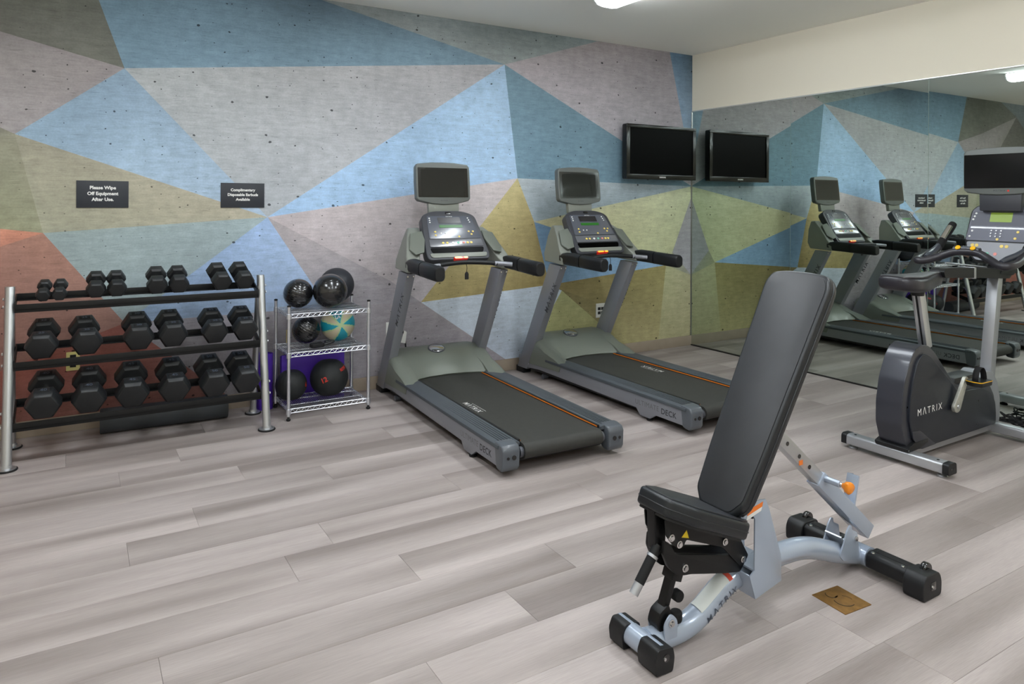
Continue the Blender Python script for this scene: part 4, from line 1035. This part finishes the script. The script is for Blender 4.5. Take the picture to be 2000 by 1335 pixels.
# rear and front floor bars
for x, lab in ((-1.445, 'rear'), (-.425, 'front')):
    sec = rpoly([(x-KX-.042, .026), (x-KX+.042, .026), (x-KX+.040, .078), (x-KX+.026, .086), (x-KX-.026, .086), (x-KX-.040, .078)], .010, 3)
    b_ = MB().prism(sec, -.285, .285, 'y').build('floor_bar', 'alu_silver', bk, bevel=.001)
    for s in (-1, 1):
        c = MB().prism([( (px-(x-KX))*1.04+(x-KX), .054+(pz-.054)*1.05) for px, pz in sec], *sorted((s*.283, s*.318)), 'y').build('end_cap', 'black_plastic', b_, bevel=.008, seg=3)
        for hx in (-.012, .014): MB().lathe([(.0045, 0), (.0045, .001), (.0001, .001)], 8, lambda p: Vector((x-KX+hx+p[0], s*(.3185+p[2]), .056+p[1]))).build('cap_hole', 'black_gloss', c)
        MB().lathe([(.026, 0), (.028, .006), (.022, .012), (.010, .014), (.010, .028)], 16, lambda p: Vector((x-KX+p[0], s*.265+p[1], p[2]))).build('leveling_foot', 'satin_silver' if lab == 'rear' else 'black_rubber', b_)
        MB().lathe([(.008, 0), (.008, .001), (.0001, .001)], 12, lambda p: Vector((x-KX-.008+p[0], s*.245+p[1], .0862+p[2]))).build('screw_hole', 'black_gloss', b_)
MB().bar(K(-1.44, KY, .062), K(-.43, KY, .068), .11, .062).build('base_beam', 'alu_silver', bk, bevel=.004)
MB().prism(KL([(-1.485, .082), (-1.36, .090), (-1.28, .115), (-1.28, .135), (-1.43, .130), (-1.495, .105)]), -.10, .10, 'y').build('rear_joint_cover', 'black_plastic', bk, bevel=.006)
# shell
OUT = [(-1.335, .072), (-1.478, .112), (-1.520, .230), (-1.518, .350), (-1.490, .485), (-1.430, .605), (-1.385, .655), (-1.320, .678), (-1.240, .662), (-1.175, .615), (-1.02, .462), (-.955, .405), (-.905, .388), (-.62, .385), (-.535, .345), (-.478, .27), (-.462, .17), (-.468, .088)]
MB().prism(KL(rpoly(OUT, .02, 3)), -.078, .078, 'y').build('shell', 'bike_rim', bk, bevel=.030, seg=5, sharp=40)
IN = [(-1.345, .082), (-1.425, .150), (-1.462, .260), (-1.455, .370), (-1.428, .480), (-1.385, .580), (-1.345, .618), (-1.300, .625), (-1.24, .60), (-1.03, .435), (-.975, .385), (-.93, .355), (-.66, .345), (-.545, .300), (-.492, .235), (-.480, .16), (-.484, .092)]
for s in (-1, 1):
    pn = MB().prism(KL(rpoly(IN, .02, 3)), *sorted((s*.074, s*.092)), 'y').build('side_panel', 'bike_panel', bk, bevel=.008, seg=3, sharp=40)
    lw = [(-1.345, .080), (-1.43, .150), (-1.44, .195), (-1.36, .190), (-1.24, .115), (-1.19, .085)]
    MB().prism(KL(rpoly(lw, .01, 2)), *sorted((s*.088, s*.096)), 'y').build('corner_cover', 'bike_rim', pn, bevel=.003)
    for x, z in ((-1.375, .655), (-1.465, .335), (-1.39, .115), (-.72, .125), (-.70, .27)):
        MB().lathe([(.006, 0), (.006, .001), (.0001, .001)], 8, lambda p: Vector((x-KX+p[0], s*((.0925 if x > -1.37 or z == .115 else .079)+p[2]), z+p[1]))).build('screw_hole', 'black_gloss', pn)
    if s < 0: text('lettering', 'M\u039bTRIX', .056, 'ink_white', pn, lambda a, b: Vector((-1.255-KX+a, -.0926, .295+b+a*.02)), bold=0, spacing=1.42)
    else: text('lettering', 'M\u039bTRIX', .056, 'ink_white', pn, lambda a, b: Vector((-1.255-KX-a, .0926, .295+b)), bold=0, spacing=1.42)
SH = [(-.66, .39), (-.56, .43), (-.48, .42), (-.415, .34), (-.385, .24), (-.385, .13), (-.395, .086), (-.475, .086), (-.47, .20), (-.50, .30), (-.56, .35), (-.66, .36)]
MB().prism(KL(rpoly(SH, .015, 3)), -.070, .070, 'y').build('front_shroud', 'bike_shroud', bk, bevel=.016, seg=4, sharp=40)
MB().prism(KL([(-.93, .345), (-.905, .425), (-.64, .425), (-.60, .40), (-.60, .345)]), -.055, .055, 'y').build('crank_cover', 'black_plastic', bk, bevel=.008)
# cranks and pedals (near crank up, far crank down)
for s, up in ((-1, 1), (1, -1)):
    c0 = Vector((-1.015-KX, s*.118, .285)); c1 = c0+Vector((up*.072, s*.012, up*.155))
    if up < 0: c1 = c0+Vector((-.060, .012, -.150))
    d = (c1-c0); n_ = Vector((-d.z, 0, d.x)).normalized(); pts = []
    N = 20
    for k in range(N):
        a = 2*PI*k/N; ca, sa = math.cos(a), math.sin(a); dn = d.normalized()
        r_, cc = (.036, c0) if ca < 0 else (.019, c1)
        pts.append(cc+dn*ca*r_+n_*sa*r_)
    cr = MB().loft([[p+Vector((0, -.010, 0)) for p in pts], [p+Vector((0, .010, 0)) for p in pts]]).build('crank', 'crank_silver', bk, bevel=.003)
    MB().lathe([(.014, 0), (.012, .004), (.0001, .004)], 12, lambda p: c0+Vector((p[0]+.006, s*(.010+p[2]), p[1]))).build('crank_bolt', 'satin_silver', cr)
    MB().tube([c0+Vector((0, 0, 0)), c0+Vector((0, -s*.03, 0))], .022, 16).build('crank_axle', 'black_plastic', cr)
    pc = c1+Vector((0, s*.065, .0))
    po = rpoly([(-.062, -.045), (.062, -.045), (.075, 0), (.062, .045), (-.062, .045), (-.075, 0)], .012, 3)
    pd = MB().prism(po, -.024, .008, 'z', lambda p: pc+Vector((p[0]+.03, p[1], p[2]-.002*0)), poly2=[(x*1.05, y*1.05) for x, y in po]).build('pedal', 'black_plastic', bk, bevel=.006)
    MB().prism([(x*1.06, y*1.06) for x, y in po], .002, .006, 'z', lambda p: pc+Vector((p[0]+.03, p[1], p[2]))).build('pedal_line', 'yellow_accent', pd)
    arc = [Vector((pc.x+.035-.052*math.cos(PI*k/12), pc.y, pc.z+.004+.080*math.sin(PI*k/12))) for k in range(13)]
    stp = MB()
    v = []; f = []
    for p in arc: v += [p+Vector((0, -.017, 0)), p+Vector((0, .017, 0))]
    for k in range(12): f.append((2*k, 2*k+1, 2*k+3, 2*k+2))
    so_ = stp.add(v, f).build('pedal_strap', 'black_rubber', pd)
    sm = so_.modifiers.new('thick', 'SOLIDIFY'); sm.thickness = .003
# seat post and saddle
p0, p1 = K(-1.135, KY, .63), K(-1.222, KY, .985)
for yy in (-.016, .016):
    MB().bar(p0+Vector((0, yy, 0)), p1+Vector((0, yy, 0)), .020, .058, up=(1, 0, 0)).build('seat_post_rail', 'satin_silver', bk, bevel=.003)
dpp = (p1-p0).normalized(); front_n = Vector((dpp.z, 0, -dpp.x))
MB().bar(p0, p1, .014, .046, up=(1, 0, 0)).build('seat_post_rack', 'black_plastic', bk)
def sad(x, hw, zt, zb, crown=.012):
    r = []
    for k in range(24):
        a = 2*PI*k/24; ca, sa = math.cos(a), math.sin(a)
        yy = hw*(abs(ca)**.6)*(1 if ca >= 0 else -1); zm = (zt+zb)/2; zz = zm+(zt-zb)/2*(abs(sa)**.6)*(1 if sa >= 0 else -1)
        if sa > 0: zz -= crown*(1-abs(ca))*0
        r.append((x-KX, yy, zz))
    return r
SD = [(-1.500, .045, 1.063, 1.025), (-1.492, .080, 1.074, 1.005), (-1.46, .102, 1.078, .992), (-1.40, .110, 1.076, .984), (-1.33, .106, 1.072, .975), (-1.24, .082, 1.072, .970), (-1.15, .055, 1.076, .972), (-1.06, .036, 1.080, .988), (-1.0, .026, 1.076, .998), (-.975, .014, 1.066, 1.012)]
sd = MB().loft([sad(*q) for q in SD]).build('saddle', 'saddle_side', bk, sharp=60)
MB().loft([sad(x+(.012 if i == 0 else (-.012 if i == len(SD)-1 else 0)), hw*.86, zt+.004, zt-.012) for i, (x, hw, zt, zb) in enumerate(SD)]).build('saddle_top', 'saddle_vinyl', sd, sharp=60)
MB().lathe([(.035, -.02), (.04, .012)], 18, lambda p: K(-1.225, KY, .968)+Vector((p[0], p[1], p[2]))).build('saddle_clamp', 'black_plastic', sd)
# mast
MB().bar(K(-.405, KY, .36), K(-.300, KY, 1.03), .070, .062, up=(1, 0, 0)).build('mast', 'frame_grey', bk, bevel=.006)
bpy.data.objects['mast'].active_material = MATS['alu_silver']
# tray beam under the handlebar
MB().prism(KL(rpoly([(-1.02, 1.085), (-1.0, 1.045), (-.66, 1.028), (-.20, 1.0), (-.17, 1.03), (-.19, 1.062), (-.62, 1.090), (-.98, 1.105)], .012, 3)), -.045, .045, 'y').build('handlebar_beam', 'black_plastic', bk, bevel=.010, seg=3)
MB().prism(KL([(-.665, 1.022), (-.640, 1.022), (-.640, 1.094), (-.665, 1.096)]), -.047, .047, 'y').build('beam_band', 'alu_silver', bk, bevel=.003)
MB().prism(KL(rpoly([(-.34, 1.04), (-.16, 1.02), (-.10, 1.10), (-.12, 1.28), (-.19, 1.26), (-.275, 1.10)], .015, 3)), -.05, .05, 'y').build('console_neck', 'black_plastic', bk, bevel=.012, seg=3)
# bent handlebar: centre hump, wide corners, then forward and up to the grips
hb = []
half = [(-.67, 0.0, 1.190), (-.675, .075, 1.184), (-.70, .15, 1.152), (-.745, .225, 1.122), (-.745, .272, 1.122), (-.66, .285, 1.135), (-.57, .275, 1.165), (-.50, .262, 1.200)]
path = [(x, KY-y, z) for x, y, z in reversed(half[1:])]+[(x, KY+y, z) for x, y, z in half]
MB().tube([K(*p) for p in path], .0245, 16, sub=5).build('handlebar', 'saddle_side', bk)
for s in (-1, 1):
    a = K(-.50, KY+s*.262, 1.200); b = K(-.315, KY+s*.262, 1.355)
    g = MB().tube([a, a+(b-a)*.12, a+(b-a)*.9, b], [.0245, .0255, .026, .024], 16).build('upright_grip', 'black_rubber', bk)
    MB().tube([a+(b-a)*.28+Vector((-.006, 0, .006)), a+(b-a)*.82+Vector((-.006, 0, .006))], .0225, 16).build('pulse_plate', 'chrome', g)
    MB().lathe([(.014, 0), (.012, .004), (.0001, .005)], 14, lambda p: b+Vector((p[0]*.9, p[1], p[2]))+Vector((-.001, 0, .003))).build('grip_button', 'yellow_accent', g)
    # elbow rest between grip and corner
    MB().tube([K(-.725, KY+s*.225, 1.140), K(-.66, KY+s*.235, 1.160), K(-.58, KY+s*.25, 1.180), K(-.50, KY+s*.262, 1.21)], [.016, .020, .020, .018], 14, sub=4).build('inner_brace', 'bike_dark', bk)
hbp = MB().tube([K(-.668, KY-.078, 1.200), K(-.662, KY, 1.208), K(-.668, KY+.078, 1.200)], .020, 14, sub=4).build('hub_cover', 'bike_dark', bk)
for yy in (-.045, .045):
    MB().lathe([(.0001, .006), (.014, .005), (.016, 0)], 14, lambda p: K(-.684, KY+yy, 1.216)+Vector((p[0]*.8-p[2]*.8, p[1], p[0]*.75+p[2]*.7))).build('resistance_button', 'yellow_accent', hbp)
MB().tube([K(-.80, KY+.06, 1.12), K(-.60, KY+.02, 1.10), K(-.42, KY, 1.08)], .006, 8).build('bottle_wire', 'satin_silver', bk)
# console, laid out in its own plane facing the rider
cK = frame(K(-.325, KY, 1.128), (0, -1, 0), (.36, 0, .933), (-.933, 0, .36))
body = rpoly([(-.12, -.018), (.12, -.018), (.185, .06), (.205, .12), (.200, .345), (.165, .385), (.05, .388), (.03, .370), (-.03, .370), (-.05, .388), (-.165, .385), (-.200, .345), (-.205, .12), (-.185, .06)], .02, 3)
cb = MB().prism(body, -.055, 0, 'z', cK).build('console', 'black_plastic', bk, bevel=.010, seg=3)
MB().prism(rpoly([(-.198, .128), (.198, .128), (.186, .345), (.158, .374), (.055, .376), (.035, .356), (-.035, .356), (-.055, .376), (-.158, .374), (-.186, .345)], .012, 3), 0, .004, 'z', cK).build('display_panel', 'bike_console_face', cb, bevel=.001)
MB().prism(rpoly([(-.11, -.010), (.11, -.010), (.168, .056), (.190, .118), (-.190, .118), (-.168, .056)], .02, 3), 0, .006, 'z', cK).build('button_panel', 'bike_console_lower', cb, bevel=.0015)
MB().prism(rrect(-.182, .182, .235, .335, .004), .0035, .0048, 'z', cK).build('smoked_window', 'bike_window', cb)
MB().prism(rrect(-.068, .066, .262, .330, .004), .0045, .006, 'z', cK).build('lcd_window', 'lcd_lime', cb)
MB().prism(rrect(-.180, .175, .214, .226, .003), .0035, .005, 'z', cK).build('status_strip', 'console_strip', cb)
def kd(nm, m_, pts, r):
    for px, py in pts: MB().lathe([(r, 0), (r*.9, .003), (.0001, .003)], 12, lambda p: cK((px+p[0], py+p[1], .005+p[2]))).build(nm, m_, cb)
kd('white_button', 'button_white', [(-.160, .322), (-.166, .300), (-.172, .278), (.160, .322), (.156, .300), (.152, .278), (-.165, .195), (-.175, .155)], .007)
kd('yellow_button', 'button_yellow', [(.115, .195), (.105, .150), (.0, .140)], .009)
kd('keypad_button', 'console_strip', [(-.045+.03*i, .200-.020*j) for i in range(3) for j in range(3)], .006)
kd('yellow_button', 'button_yellow', [(-.145, .092), (-.118, .092), (.035, .092), (.065, .092)], .012)
kd('white_button', 'button_white', [(-.095, .040)], .012)
kd('green_button', 'button_green', [(-.045, .036)], .012)
kd('red_button', 'button_red', [(.005, .036)], .012)
text('lettering', 'M\u039bTRIX', .014, 'ink_white', cb, lambda a, b: cK((a, .344+b, .0046)), spacing=1.3)
MB().prism(rrect(-.022, .022, .362, .384, .006), 0, .006, 'z', cK).build('headphone_socket', 'black_gloss', cb, bevel=.002)
# monitor above it
mK = frame(K(-.255, KY, 1.560), (0, -1, 0), (.06, 0, .998), (-.998, 0, .06))
MB().prism([(-.125, -.11), (.125, -.11), (.13, .02), (-.13, .02)], -.055, -.012, 'z', mK).build('monitor_neck', 'console_dark', bk, bevel=.006)
mo_ = [(-.225, .03), (-.205, .012), (-.10, .0), (0, -.004), (.10, .0), (.205, .012), (.225, .03), (.232, .16), (.236, .285), (.22, .305), (.1, .316), (0, .318), (-.1, .316), (-.22, .305), (-.236, .285), (-.232, .16)]
mk = MB().prism(mo_, -.055, 0, 'z', mK).build('monitor', 'monitor_grey', bk, bevel=.010, seg=3)
MB().prism(rpoly([(-.222, .042), (.222, .042), (.228, .272), (-.228, .272)], .006, 2), 0, .003, 'z', mK).build('screen', 'black_gloss', mk)
text('lettering', 'M\u039bTRIX', .018, 'ink_dark', mk, lambda a, b: mK((a, .024+b, .0006)), spacing=1.2)
MB().prism(rrect(.048, .060, .018, .030, .003), 0, .001, 'z', mK).build('logo_dot', 'red_print', mk)

# loose cables on the floor by the mirror
def coil(nm, label, c, loops, seed):
    rg = random.Random(seed); pts = []
    for k in range(loops*8):
        a = 2*PI*k/8+rg.uniform(-.15, .15); r = rg.uniform(.045, .095)
        pts.append((c[0]+r*math.cos(a)*.55, c[1]+r*math.sin(a)*1.15, .012+.055*rg.random()*(.35+k/(loops*8))))
    pts = [(min(p[0], -.026), p[1], p[2]) for p in pts]
    return tag(MB().tube(pts, .0045, 6, sub=4).build(nm, 'black_rubber'), label, 'cable', 'loose cables by the mirror')
coil('cable_coil', 'tangled black cable coiled on the floor before the mirror, nearer the bike shroud', (-.105, -3.08), 5, 3)
coil('cable_coil', 'tangled black cable coiled on the floor at the right edge of the view', (-.105, -3.29), 5, 9)
